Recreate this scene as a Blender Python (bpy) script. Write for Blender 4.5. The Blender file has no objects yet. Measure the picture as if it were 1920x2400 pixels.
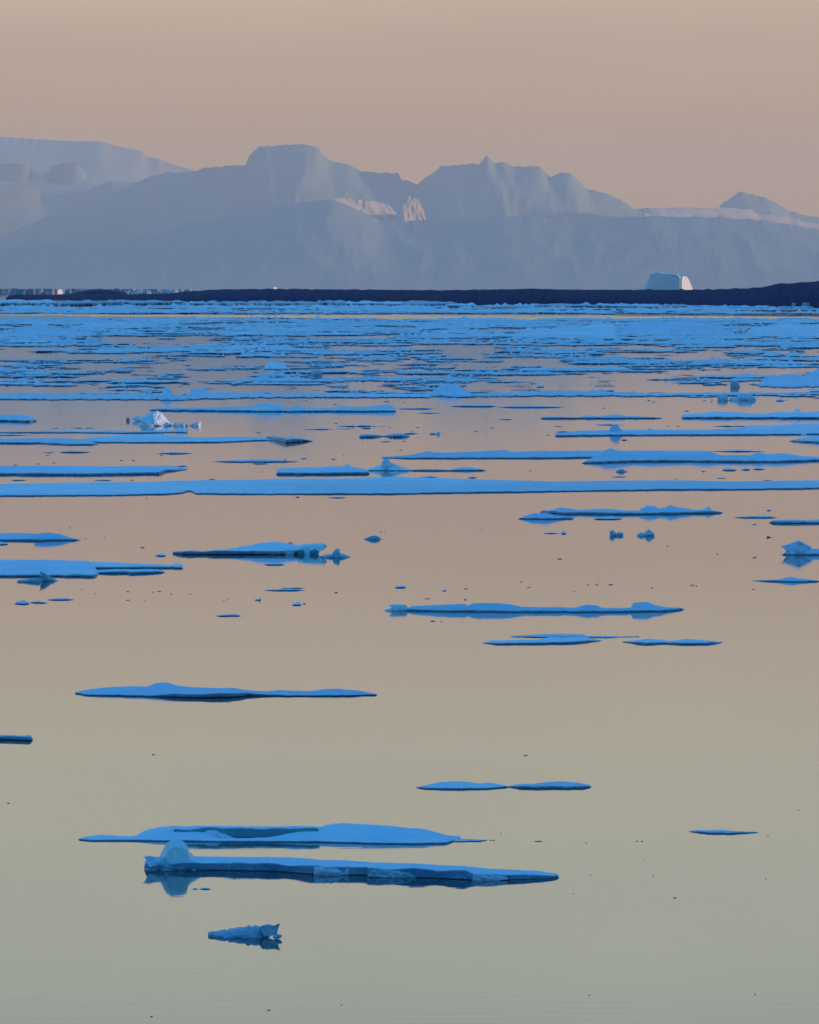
import bpy, math, random
from mathutils import Vector, noise
rnd = random.Random(11)
scene = bpy.context.scene
col = scene.collection
R = math.radians

# ------------------------------------------------------------------ camera
H, F, HZ = 12.0, 12000.0, 680.0          # eye height (m), focal length and horizon row in photo pixels
cd = bpy.data.cameras.new('camera'); cam = bpy.data.objects.new('camera', cd); col.objects.link(cam)
cd.sensor_fit = 'HORIZONTAL'; cd.sensor_width = 36.0; cd.lens = 36.0 * F / 1920.0
cd.shift_y = -(1200.0 - HZ) / 1920.0
cam.location = (0, 0, H); cam.rotation_euler = (R(90), 0, 0)
cd.clip_start = 1.0; cd.clip_end = 300000.0
scene.camera = cam

# ------------------------------------------------------------------ light
SUN_EL = 2.5
sdir = Vector((0.985, -0.10, math.tan(R(SUN_EL)))).normalized()
sl = bpy.data.lights.new('sun', 'SUN'); so = bpy.data.objects.new('sun', sl); col.objects.link(so)
sl.energy = 4.0; sl.angle = R(0.5); sl.color = (1.0, 0.55, 0.27)
so.rotation_euler = sdir.to_track_quat('Z', 'Y').to_euler()

w = bpy.data.worlds.new('World'); scene.world = w; w.use_nodes = True
nt = w.node_tree; nt.nodes.clear()
out = nt.nodes.new('ShaderNodeOutputWorld')
sky = nt.nodes.new('ShaderNodeTexSky'); sky.sky_type = 'NISHITA'; sky.sun_disc = False
sky.sun_elevation = R(SUN_EL); sky.sun_rotation = R(96); sky.air_density = 1.0; sky.dust_density = 1.0; sky.ozone_density = 3.0
bg = nt.nodes.new('ShaderNodeBackground'); bg.inputs[1].default_value = 0.10
geo = nt.nodes.new('ShaderNodeTexCoord')
sep = nt.nodes.new('ShaderNodeSeparateXYZ'); nt.links.new(geo.outputs['Generated'], sep.inputs[0])
mp = nt.nodes.new('ShaderNodeMath'); mp.operation = 'MAXIMUM'; mp.inputs[1].default_value = 0.0
nt.links.new(sep.outputs['Z'], mp.inputs[0])
pw = nt.nodes.new('ShaderNodeMath'); pw.operation = 'POWER'; pw.inputs[1].default_value = 0.5
nt.links.new(mp.outputs[0], pw.inputs[0])
ramp = nt.nodes.new('ShaderNodeValToRGB'); nt.links.new(pw.outputs[0], ramp.inputs[0])
# elevation in degrees, linear colour of the evening sky on the side away from the sun
STOPS = [(0.0, (.665, .405, .225)), (1.9, (.675, .41, .23)), (2.8, (.68, .455, .29)), (3.6, (.77, .575, .41)),
         (4.9, (.84, .76, .56)), (7.7, (.88, .93, .77)), (11.0, (.55, .70, .75)), (16.0, (.14, .42, .72)),
         (30.0, (.05, .36, .82)), (90.0, (.048, .33, .82))]
ramp2 = nt.nodes.new('ShaderNodeValToRGB'); nt.links.new(pw.outputs[0], ramp2.inputs[0])
for i, (d, c) in enumerate([(0.0, (.20, .46, .86)), (8.0, (.12, .45, .92)), (30.0, (.05, .36, .82)), (90.0, (.048, .33, .82))]):
    p = math.sin(R(d)) ** .5
    e = ramp2.color_ramp.elements[0] if i == 0 else (ramp2.color_ramp.elements[1] if i == 1 else ramp2.color_ramp.elements.new(p))
    e.position = p; e.color = (*c, 1)
az = nt.nodes.new('ShaderNodeMapRange'); az.interpolation_type = 'SMOOTHSTEP'; az.inputs[1].default_value = -.5; az.inputs[2].default_value = .6
nt.links.new(sep.outputs['Y'], az.inputs[0])
dm = nt.nodes.new('ShaderNodeMix'); dm.data_type = 'RGBA'; nt.links.new(az.outputs[0], dm.inputs[0])
nt.links.new(ramp2.outputs[0], dm.inputs[6]); nt.links.new(ramp.outputs[0], dm.inputs[7])
cr = ramp.color_ramp
while len(cr.elements) > 1: cr.elements.remove(cr.elements[-1])
for i, (d, c) in enumerate(STOPS):
    p = math.sin(R(d)) ** .5
    e = cr.elements[0] if i == 0 else cr.elements.new(p)
    e.position = p; e.color = (*c, 1)
sc_ = nt.nodes.new('ShaderNodeVectorMath'); sc_.operation = 'SCALE'; sc_.inputs['Scale'].default_value = 10.0
cl = nt.nodes.new('ShaderNodeTexNoise'); cl.inputs['Scale'].default_value = 1.0; cl.inputs['Detail'].default_value = 4
cm = nt.nodes.new('ShaderNodeMapping'); cm.inputs['Scale'].default_value = (14, 14, 60); nt.links.new(geo.outputs['Generated'], cm.inputs[0]); nt.links.new(cm.outputs[0], cl.inputs['Vector'])
cf = nt.nodes.new('ShaderNodeMapRange'); cf.inputs[1].default_value = .3; cf.inputs[2].default_value = .7; cf.inputs[3].default_value = .965; cf.inputs[4].default_value = 1.035
nt.links.new(cl.outputs['Fac'], cf.inputs[0])
vm = nt.nodes.new('ShaderNodeVectorMath'); vm.operation = 'SCALE'; nt.links.new(dm.outputs[2], vm.inputs[0]); nt.links.new(cf.outputs[0], vm.inputs['Scale'])
nt.links.new(vm.outputs[0], sc_.inputs[0])
mx = nt.nodes.new('ShaderNodeMix'); mx.data_type = 'RGBA'; mx.inputs['Factor'].default_value = 0.93
nt.links.new(sky.outputs[0], mx.inputs[6]); nt.links.new(sc_.outputs[0], mx.inputs[7])
nt.links.new(mx.outputs[2], bg.inputs[0]); nt.links.new(bg.outputs[0], out.inputs[0])

scene.view_settings.view_transform = 'Standard'; scene.view_settings.look = 'None'
scene.view_settings.exposure = 0.0; scene.view_settings.gamma = 1.0
cy = scene.cycles
cy.use_denoising = True; cy.max_bounces = 6; cy.volume_bounces = 0; cy.glossy_bounces = 3; cy.diffuse_bounces = 2
cy.sample_clamp_indirect = 3.0; cy.caustics_reflective = True; cy.caustics_refractive = False

# ------------------------------------------------------------------ materials
def newmat(name):
    m = bpy.data.materials.new(name); m.use_nodes = True
    return m, m.node_tree, m.node_tree.nodes['Principled BSDF']
def pos(nt, scale):
    g = nt.nodes.new('ShaderNodeNewGeometry'); mpn = nt.nodes.new('ShaderNodeMapping')
    mpn.inputs['Scale'].default_value = scale; nt.links.new(g.outputs['Position'], mpn.inputs[0]); return mpn.outputs[0]
def noi(nt, vec, scale, detail=4, rough=.55):
    n = nt.nodes.new('ShaderNodeTexNoise'); n.inputs['Scale'].default_value = scale
    n.inputs['Detail'].default_value = detail; n.inputs['Roughness'].default_value = rough
    nt.links.new(vec, n.inputs['Vector']); return n.outputs['Fac']
def mapr(nt, v, a, b, c=0., d=1.):
    n = nt.nodes.new('ShaderNodeMapRange'); n.inputs[1].default_value = a; n.inputs[2].default_value = b
    n.inputs[3].default_value = c; n.inputs[4].default_value = d; nt.links.new(v, n.inputs[0]); return n.outputs[0]
def mixc(nt, f, a, b):
    n = nt.nodes.new('ShaderNodeMix'); n.data_type = 'RGBA'
    if isinstance(f, float): n.inputs[0].default_value = f
    else: nt.links.new(f, n.inputs[0])
    for k, v in ((6, a), (7, b)):
        if isinstance(v, tuple): n.inputs[k].default_value = (*v, 1)
        else: nt.links.new(v, n.inputs[k])
    return n.outputs[2]
def bump(nt, h, bs, strength, dist):
    b = nt.nodes.new('ShaderNodeBump'); b.inputs['Strength'].default_value = strength; b.inputs['Distance'].default_value = dist
    nt.links.new(h, b.inputs['Height']); nt.links.new(b.outputs[0], bs.inputs['Normal'])

def ice_mat(name, ca, cb, cc, rough, scale=1.0, bstr=.5, bd=.03, st=(1, 1, 1)):
    m, t, bs = newmat(name)
    p = pos(t, st)
    a = noi(t, p, 1.3 * scale, 5); b = noi(t, p, 9 * scale, 4, .65); c = noi(t, p, .35 * scale, 3)
    c1 = mixc(t, mapr(t, a, .38, .64), ca, cb)
    c2 = mixc(t, mapr(t, c, .5, .72, 0, .8), c1, cc)
    d = noi(t, p, .07 * scale, 4, .6)
    c2 = mixc(t, mapr(t, d, .42, .66, 0, .75), c2, tuple(v * .80 for v in cb))
    t.links.new(c2, bs.inputs['Base Color'])
    bs.inputs['Roughness'].default_value = rough
    ad = t.nodes.new('ShaderNodeMath'); ad.operation = 'ADD'; t.links.new(a, ad.inputs[0]); t.links.new(b, ad.inputs[1])
    bump(t, ad.outputs[0], bs, bstr, bd)
    return m
SNOW2 = ice_mat('pale crusted snow', (.80, .88, .93), (.66, .78, .88), (.58, .74, .86), .75, .8, .8, .09, (.45, .45, 1.))
SNOW3 = ice_mat('damp blue snow', (.58, .74, .88), (.48, .67, .84), (.64, .79, .89), .7, .8, .8, .09, (.45, .45, 1.))
SNOW = ice_mat('wind packed snow', (.68, .82, .91), (.52, .71, .86), (.46, .68, .85), .75, .8, .8, .09, (.45, .45, 1.))
PACKSNOW = ice_mat('rough pack snow', (.82, .91, .95), (.60, .77, .89), (.70, .87, .94), .75, .25, .8, .5)
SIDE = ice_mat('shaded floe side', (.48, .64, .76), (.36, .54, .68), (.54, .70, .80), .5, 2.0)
EDGE = ice_mat('shaded wet ice foot', (.05, .17, .30), (.03, .11, .22), (.07, .22, .34), .35, 3.0)  # underside shade below the lip, put into a darker wet ice colour
WALL = ice_mat('broken ice wall', (.36, .60, .70), (.22, .48, .62), (.50, .70, .80), .4, 2.0, .8, .05, (1, 1, .6))
TEAL = ice_mat('dark teal bare ice', (.05, .27, .34), (.07, .33, .40), (.04, .22, .30), .3, 1.0)
GLASS = ice_mat('pale glassy ice', (.72, .93, .95), (.56, .86, .90), (.80, .93, .95), .25, 3.0, .7, .04)
RAMPART = ice_mat('tumbled pack ice', (.78, .90, .95), (.62, .80, .90), (.84, .92, .95), .6, .6, 1.0, .4)
CHIP = ice_mat('wet brash ice', (.10, .22, .34), (.05, .13, .22), (.2, .36, .5), .4, 3.0)
WHITE = ice_mat('fresh broken ice', (.74, .86, .90), (.62, .80, .88), (.74, .86, .9), .5, 2.0)
SHADEGREY = ice_mat('grey shore ice', (.52, .62, .72), (.36, .48, .60), (.62, .74, .82), .6, .05, .8, 2.0)  # shaded grey of the low shore ice put into its colour

# water: near mirror calm, tiny long crested ripples
def water_mat(name, rough, amp, base=(.02, .035, .03)):
    m, t, bs = newmat(name)
    bs.inputs['Base Color'].default_value = (*base, 1)
    bs.inputs['IOR'].default_value = 1.45
    big = noi(t, pos(t, (.006, .0012, 0)), 1.0, 3)
    t.links.new(mapr(t, big, .35, .65, rough * .7, rough * 1.3), bs.inputs['Roughness'])
    a = noi(t, pos(t, (.7, 2.6, 0)), 1.0, 3); bump(t, a, bs, 1.0, amp)
    return m
WATER = water_mat('calm sea water', .045, .0022)
RUFF = water_mat('wind ruffled water', .18, .004, (.02, .03, .03))

def land_mat(name, c1, c2, snow, lo, hi, scale, rough=.9):
    m, t, bs = newmat(name)
    n = noi(t, pos(t, (1, 1, 2.2)), scale, 9, .62); n2 = noi(t, pos(t, (1, 1, .8)), scale * 4, 8, .6)
    rock = mixc(t, mapr(t, n2, .3, .7), c1, c2)
    g = t.nodes.new('ShaderNodeNewGeometry'); s = t.nodes.new('ShaderNodeSeparateXYZ'); t.links.new(g.outputs['Normal'], s.inputs[0])
    ad = t.nodes.new('ShaderNodeMath'); ad.operation = 'MULTIPLY_ADD'
    t.links.new(s.outputs['Z'], ad.inputs[0]); ad.inputs[1].default_value = .35; t.links.new(n, ad.inputs[2])
    t.links.new(mixc(t, mapr(t, ad.outputs[0], lo, hi), rock, snow), bs.inputs['Base Color'])
    bs.inputs['Roughness'].default_value = rough; bs.inputs['Specular IOR Level'].default_value = .1
    return m
MTN = land_mat('snow streaked rock', (.24, .36, .37), (.28, .40, .41), (.36, .46, .48), .8, 1.2, .0005)  # part of the distance haze: its blue mixed into the rock colour
MTNF = land_mat('dark mountain rock', (.24, .37, .39), (.27, .40, .42), (.36, .46, .48), .85, 1.25, .0006)  # foothill rock carries the same haze blue in its colour
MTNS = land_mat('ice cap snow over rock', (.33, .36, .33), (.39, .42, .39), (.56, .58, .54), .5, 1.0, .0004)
LAND = land_mat('dark tundra rock', (.0003, .005, .060), (.0005, .012, .09), (.001, .03, .13), .9, 1.1, .012)
BERG = ice_mat('glacier ice', (.38, .70, .80), (.33, .64, .76), (.44, .74, .82), .6, .05, .5, 1.0)
SHIMMER = ice_mat('distant ice mirage', (.24, .30, .40), (.20, .26, .36), (.30, .38, .46), .7, .03, .5, 1.0, (1, 1, .1))

# ------------------------------------------------------------------ helpers
def tag(o, label=None, cat=None, group=None, kind=None):
    if label: o['label'] = label
    if cat: o['category'] = cat
    if group: o['group'] = group
    if kind: o['kind'] = kind
    return o
def mesh(name, V, Fc, mats, mi=None, smooth=False, parent=None, origin=(0, 0, 0)):
    ox, oy, oz = origin
    me = bpy.data.meshes.new(name); me.from_pydata([(v[0]-ox, v[1]-oy, v[2]-oz) for v in V], [], Fc)
    for m in mats: me.materials.append(m)
    if mi: me.polygons.foreach_set('material_index', mi)
    me.polygons.foreach_set('use_smooth', [smooth] * len(Fc)); me.update()
    o = bpy.data.objects.new(name, me); col.objects.link(o)
    if parent: o.parent = parent
    else: o.location = origin
    return o
def empty(name, loc):
    o = bpy.data.objects.new(name, None); col.objects.link(o); o.location = loc; o.empty_display_size = .2; return o
def Yat(py): return H * F / max(py - HZ, .5)
def Xat(px, Y): return (px - 960.) * Y / F
def Zat(py, Y): return H + (HZ - py) * Y / F
def lerp(P, x):
    if x <= P[0][0]: return P[0][1]
    for a, b in zip(P, P[1:]):
        if x <= b[0]:
            return a[1] + (b[1] - a[1]) * (x - a[0]) / max(b[0] - a[0], 1e-6)
    return P[-1][1]
def N(x, y=0., z=0.): return noise.noise(Vector((x, y, z)))
def tr(P, T): return [(T[0] + p[0] * T[2], T[1] + p[1] * T[2]) + tuple(p[2:]) for p in P]
I = (0, 0, 1)

def sheet_parts(top, wl, hf, fb, seed=0., step=2.0, K=6, jag=.6, x0=None, x1=None, back=1.6, lip=.28, foot=.22):
    """floe body: front foot, wall, top surface rising to a ridge, back slope. returns verts, faces, material index"""
    x0 = top[0][0] if x0 is None else x0; x1 = top[-1][0] if x1 is None else x1
    n = max(6, int((x1 - x0) / step)); V = []; Fc = []; mi = []; hfj = .5
    for i in range(n + 1):
        x = x0 + (x1 - x0) * i / n
        endf = min(1., (x - x0) / 5., (x1 - x) / 5.) if (x1 - x0) > 14 else min(1., (x - x0) / 2., (x1 - x) / 2.)
        endf = max(.0, endf)
        j1 = jag * (N(x * .045, seed) * 1.3 + N(x * .21, seed + 9) * .8 * hfj + N(x * .7, seed + 5) * .3 * hfj * hfj)
        j2 = jag * (N(x * .05, seed + 31) * 1.2 + N(x * .25, seed + 40) * .8 + N(x * .8, seed + 45) * .4)
        yf = lerp(wl, x) + j1 * endf; yt = lerp(top, x) + j2 * endf
        vv = max(yf - yt, .5)
        hfx = hf(x) if callable(hf) else hf
        fbx = fb(x) if callable(fb) else fb
        Hp = max(hfx * vv, .35); fbx = min(fbx, Hp, vv * .8) * (.35 + .65 * endf) * (1 + .25 * N(x * .017, seed + 77) + .08 * N(x * .07, seed + 78) * (1 if fbx < 6 else .5))
        yp = min(yt + Hp, yf - .25)
        Yf = Yat(yf); Yp = Yat(yp); k = Yf / F; fbm = fbx * k; Hm = max(Hp * Yp / F, fbm * 1.02)
        ins = fbm * lip
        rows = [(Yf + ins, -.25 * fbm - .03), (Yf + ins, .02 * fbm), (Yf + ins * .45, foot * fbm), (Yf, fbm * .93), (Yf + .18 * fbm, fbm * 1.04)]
        for q in range(1, K + 1):
            t = q / K
            Y = Yf + .2 * fbm + (max(Yp - Yf, .3 * fbm)) * t
            h = fbm + (Hm - fbm) * (t ** .9)
            wx = Xat(x, Y)
            h += (Hm * .06 + .25 * fbm) * N(wx * 1.2 / max(k * 60, .3), Y * .5 / max(k * 60, .3), seed) * math.sin(math.pi * t)
            rows.append((Y, h))
        bk = max(Hm * back, .8 * fbm)
        rows += [(rows[-1][0] + bk * .5, Hm * .7), (rows[-1][0] + bk, -.05)]
        for Y, z in rows: V.append((Xat(x, Y), Y, z))
    m = len(rows)
    for i in range(n):
        for r in range(m - 1):
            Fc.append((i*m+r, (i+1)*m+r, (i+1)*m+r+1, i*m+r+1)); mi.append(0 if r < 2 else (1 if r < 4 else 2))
    Fc.append(tuple(range(m - 1, -1, -1))); mi.append(1)
    Fc.append(tuple(n*m + r for r in range(m))); mi.append(1)
    return V, Fc, mi
def split(V, Fc, mi, want):
    idx = {}; v2 = []; f2 = []; m2 = []
    for f, m in zip(Fc, mi):
        if m in want:
            g = []
            for a in f:
                if a not in idx: idx[a] = len(v2); v2.append(V[a])
                g.append(idx[a])
            f2.append(tuple(g)); m2.append(want.index(m))
    return v2, f2, m2
seedc = [0]
def gritted(V, Fc, mi, k, m, px):
    # small broken plates standing on the top surface (every vertex row above the lip, m rows per column)
    for _ in range(k):
        c = rnd.randrange(len(V) // m); x, y, z = V[c * m + rnd.randrange(5, m - 2)]; u = y / F
        a = rnd.uniform(.5, 1.6) * px * u; h = rnd.uniform(.5, 2.2) * px * u; d = a * rnd.uniform(.6, 2); t = rnd.uniform(-1, 1) * a; b = len(V)
        V += [(x - a, y - d, z - .3 * u), (x + a, y - d, z - .3 * u), (x + a, y + d, z - .3 * u), (x - a, y + d, z - .3 * u), (x - .4 * a + t, y - .3 * d, z + h), (x + .5 * a + t, y, z + h * .7), (x + t, y + .5 * d, z + h * .8)]
        Fc += [(b, b+1, b+5, b+4), (b+1, b+2, b+6, b+5), (b+2, b+3, b+6), (b+3, b, b+4, b+6), (b+4, b+5, b+6)]; mi += [3] * 5
def floe(label, top, wl, T=I, hf=.5, fb=3., wall=None, snow=None, group=None, parts=True, name='ice_floe', root=None, grit=0, **kw):
    top = tr(top, T); wl = tr(wl, T); seedc[0] += 1; sd = seedc[0] * 13.7
    V, Fc, mi = sheet_parts(top, wl, hf, fb, sd, **kw)
    snow = snow or [SNOW, SNOW2, SNOW, SNOW3][seedc[0] % 4]
    if snow is PACKSNOW and seedc[0] % 3 == 0: snow = [SNOW3, SNOW, SNOW2][seedc[0] // 3 % 3]
    wallm = wall or SIDE
    xm = (top[0][0] + top[-1][0]) / 2; Ym = Yat(lerp(wl, xm)); org = (Xat(xm, Ym), Ym, 0)
    if parts:
        if root is None:
            root = empty(name, org); tag(root, label, 'ice floe', group)
        o2 = tuple(root.location)
        v, f, m = split(V, Fc, mi, [2]); mesh('snow_cover', v, f, [snow], m, True, root, o2)
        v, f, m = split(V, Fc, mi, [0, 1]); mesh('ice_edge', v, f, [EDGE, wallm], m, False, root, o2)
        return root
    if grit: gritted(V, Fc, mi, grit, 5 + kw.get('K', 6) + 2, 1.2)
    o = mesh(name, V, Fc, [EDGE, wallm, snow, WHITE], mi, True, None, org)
    return tag(o, label, 'ice floe', group)

def body(outline, wlp, depth=.8, seed=0., rings=None, jit=.05, sub=2, yoff=0., T=I, knob=1.):
    """a lump of ice: its silhouette carried round a rounded, knobbly depth"""
    P = tr(outline, T); wlp = T[1] + wlp * T[2]
    Yw = Yat(wlp); xs = [p[0] for p in P]; wpx = max(xs) - min(xs); ys = [p[1] for p in P]
    hpx = wlp - min(ys)
    D = depth * min(wpx, 3.0 * hpx + 4) * Yw / F
    Yc = Yw + D * .5 + yoff * Yw / F
    per = sum(math.dist(a, b) for a, b in zip(P, P[1:] + P[:1])); seg = max(per / 90., .9)
    Q = []
    for a, b in zip(P, P[1:] + P[:1]):
        sb = max(1, int(math.dist(a, b) / seg)) if a[1] < wlp - 1 or b[1] < wlp - 1 else max(1, int(math.dist(a, b) / seg / 2))
        for s in range(sb):
            t = s / sb; Q.append((a[0] + (b[0]-a[0]) * t, a[1] + (b[1]-a[1]) * t))
    k = Yc / F; cx = sum(xs) / len(xs); pts = []
    for x, y in Q:
        z = Zat(y, Yc); xx = Xat(x, Yc)
        if y >= wlp - .6: z = -.04 - .5 * k
        else:
            f_ = 3. / max(hpx, 4.)
            xx += jit * hpx * k * N(x * f_ * 1.3, y * f_ * 1.3, seed); z += jit * hpx * k * N(x * f_ * 1.7, y * f_, seed + 8)
        pts.append((xx, max(z, -.04 - .5 * k)))
    xc = Xat(cx, Yc); n = len(pts); V = []; Fc = []; Hh = max(max(p[1] for p in pts), .01)
    rings = rings or 12
    for r in range(rings + 1):
        t = -math.cos(math.pi * r / rings)
        s = max(.05, (1 - abs(t) ** 2.4)) ** .42; a_ = min(1., abs(t) * 2.5)
        for (x, z) in pts:
            X = xc + (x - xc) * (.25 + .75 * s if z > 0 else s * .8 + .2); Z = z * s if z > 0 else z
            q = 2.2 / Hh; Yv = Yc + D * .5 * t
            d = a_ * Hh * .16 * knob; e = a_ * Hh * .07 * knob
            X += d * N(X * q, Yv * q, Z * q + seed) + e * N(X * q * 3, Yv * q * 3, Z * q * 3 + seed)
            Yv += d * 1.3 * N(X * q + 9, Yv * q, Z * q + seed) + e * 1.5 * N(X * q * 3, Yv * q * 3 + 7, Z * q * 3 + seed)
            if z > 0: Z += Z / Hh * (d * N(X * q, Yv * q + 5, Z * q + seed) + e * N(X * q * 3 + 4, Yv * q * 3, Z * q * 3 + seed))
            V.append((X, Yv, Z))
    for r in range(rings):
        for i in range(n):
            j = (i + 1) % n; Fc.append((r*n+i, r*n+j, (r+1)*n+j, (r+1)*n+i))
    for r, rev in ((0, 0), (rings, 1)):
        c = [sum(V[r*n+i][a] for i in range(n)) / n for a in range(3)]; V.append(tuple(c)); ci = len(V) - 1
        for i in range(n):
            j = (i + 1) % n; Fc.append((r*n+j, r*n+i, ci) if rev == 0 else (r*n+i, r*n+j, ci))
    return V, Fc, (xc, Yc, 0)
def block(label, outline, wlp, T=I, mat=None, name='ice_block', group=None, root=None, cat='ice block', part='ice_hummock', plabel=None, **kw):
    seedc[0] += 1
    V, Fc, org = body(outline, wlp, seed=seedc[0] * 7.3, T=T, **kw)
    if root:
        o = mesh(part, V, Fc, [mat or WALL], None, mat in (SNOW, PACKSNOW), root, tuple(root.location))
        if plabel: o['label'] = plabel
        return o
    o = mesh(name, V, Fc, [mat or WALL], None, mat in (SNOW, PACKSNOW), None, org)
    return tag(o, label, cat, group)
def lens(label, x0, x1, yt, yf, T=I, hf=.6, fb=2.5, group=None, mat=None, parts=False, name='ice_sliver', pk=None):
    """thin spindle shaped floe"""
    L = x1 - x0; pk = rnd.uniform(.35, .65) if pk is None else pk; ym = yf - (yf - yt) * .12
    top = [(x0, ym - .2), (x0 + L * .12, ym - (ym-yt) * .45), (x0 + L * pk * .7, yt + (ym-yt) * .25), (x0 + L * pk, yt), (x0 + L * (pk + 1) * .52, yt + (ym-yt) * .35), (x0 + L * .9, ym - (ym-yt) * .4), (x1, ym - .2)]
    wl = [(x0, ym), (x0 + L * .3, yf), (x0 + L * .7, yf), (x1, ym)]
    o = floe(label, top, wl, T, hf=hf, fb=fb, group=group, snow=mat, parts=parts, name=name, step=1.5, jag=.45, foot=.5)
    o['category'] = 'ice sliver'; return o

# ------------------------------------------------------------------ the sea
sea = mesh('sea', [(-16800, -4300, 0), (16800, -4300, 0), (16800, 99000, 0), (-16800, 99000, 0)], [(0, 1, 2, 3)], [WATER]); sea['kind'] = 'structure'
V = []; Fc = []; n = 160       # a wind ruffled lead across the pack
for i in range(n + 1):
    px = -120 + 2160 * i / n
    ya = lerp([(-120, 736), (200, 738), (700, 740), (1150, 741), (1500, 743), (2040, 744)], px) + 1.2 * N(px * .011) + .9 * N(px * .05)
    th = lerp([(-120, 1.5), (100, 4), (350, 6), (600, 7), (900, 9), (1150, 12), (1400, 13), (1700, 11), (2040, 6)], px) * (1 + .5 * N(px * .02, 5))
    for y in (ya - th * .2, ya + th * .8): Y = Yat(y); V.append((Xat(px, Y), Y, .05))
for i in range(n): Fc.append((2*i+1, 2*i+3, 2*i+2, 2*i))
r_ = mesh('ruffled_water', V, Fc, [RUFF]); r_['kind'] = 'structure'

# ------------------------------------------------------------------ mountains and land
def range_(name, prof, Y, mat, depth, base=0., seed=0., rows=44, step=3.5, rug=1.0, x0=-500, x1=2420, ypr=.6):
    P = prof; V = []; Fc = []; n = int((x1 - x0) / step)
    def fine(x): return (.8 + 1.2 * rug) * (2.2 * N(x * .06, seed) + 1.8 * N(x * .19, seed + 3) + .9 * N(x * .5, seed + 4))
    for i in range(n + 1):
        x = x0 + (x1 - x0) * i / n
        for r in range(rows + 1):
            t = r / rows
            s = min(1., t / ypr); wb = 110 * (1 - s)
            top = HZ - sum(lerp(P, x + wb * k + 50 * (1 - s) * N(x * .01, s * 3, seed)) for k in (-1, -.6, -.3, 0, .3, .6, 1)) / 7 + fine(x) * s ** 16
            if t <= ypr:
                q = math.sin(math.pi * s) ** .7
                rg = 1 - abs(N(x * .011 + seed, s * 2.6, seed)) * 2.4
                rg2 = 1 - abs(N(x * .034 + seed, s * 5.5, seed + 4)) * 2.2
                h = top * s ** .95 + rug * q * (11 * rg + 5 * rg2 * rg + 2.5 * N(x * .11, s * 13, seed + 7) - 8) * min(1., max(top, 0) / 200.)
                h = min(h, top * (.15 + .85 * s) + 6 * q)
            else: h = top * (1 - (t - ypr) / (1 - ypr))
            z = max(h, -5) * Y / F + (H if s > .3 else H * s / .3)
            if r == 0 or r == rows: z = -5.
            V.append((Xat(x, Y), Y - depth * ypr + depth * t, z))
    m = rows + 1
    for i in range(n):
        for r in range(rows): Fc.append((i*m+r, (i+1)*m+r, (i+1)*m+r+1, i*m+r+1))
    o = mesh(name, V, Fc, [mat], None, True); o['kind'] = 'structure'; return o
C1 = (0, 280, .5565); C2 = (960, 280, .5565)
range_('mountain_ice_cap', tr([(-1000, 90), (-400, 70), (0, 62), (120, 72), (280, 82), (430, 85), (500, 105), (600, 125), (612, 147), (660, 155), (740, 185), (825, 208), (1100, 330), (1500, 420), (4000, 600)], C1), 88000, MTNS, 9000, seed=3.1, rug=.12)
mid = tr([(-1500, 420), (-600, 330), (-100, 250), (300, 190), (540, 190), (620, 172), (700, 178), (760, 200), (825, 210), (850, 195), (950, 188), (1035, 185), (1050, 140), (1095, 105), (1280, 95), (1340, 105), (1370, 150), (1400, 170), (1470, 180), (1510, 205), (1580, 215), (1680, 220), (1690, 245), (1722, 248)], C1) + \
      tr([(0, 250), (35, 265), (60, 240), (100, 220), (135, 188), (250, 180), (295, 180), (325, 140), (360, 175), (400, 170), (440, 190), (550, 188), (590, 235), (640, 218), (680, 220), (750, 290), (810, 300), (870, 325), (940, 365), (1000, 395), (1080, 412), (1500, 500), (2800, 640)], C2)
mid = [(x, y if x > 455 else y + (455 - x) * .32) for x, y in mid]
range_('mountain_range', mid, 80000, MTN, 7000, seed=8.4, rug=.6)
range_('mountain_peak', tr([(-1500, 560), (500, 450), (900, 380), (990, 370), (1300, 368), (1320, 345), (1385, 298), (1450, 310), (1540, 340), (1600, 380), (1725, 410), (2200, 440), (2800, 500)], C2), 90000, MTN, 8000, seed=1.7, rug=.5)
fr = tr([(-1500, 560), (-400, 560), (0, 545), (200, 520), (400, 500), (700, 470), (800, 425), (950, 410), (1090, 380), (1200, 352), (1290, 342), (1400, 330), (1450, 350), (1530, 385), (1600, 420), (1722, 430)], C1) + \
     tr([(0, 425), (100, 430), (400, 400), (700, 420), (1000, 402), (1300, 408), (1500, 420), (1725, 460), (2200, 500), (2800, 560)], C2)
range_('mountain_foothills', fr, 68000, MTNF, 6000, seed=5.2, rug=.3)

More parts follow.
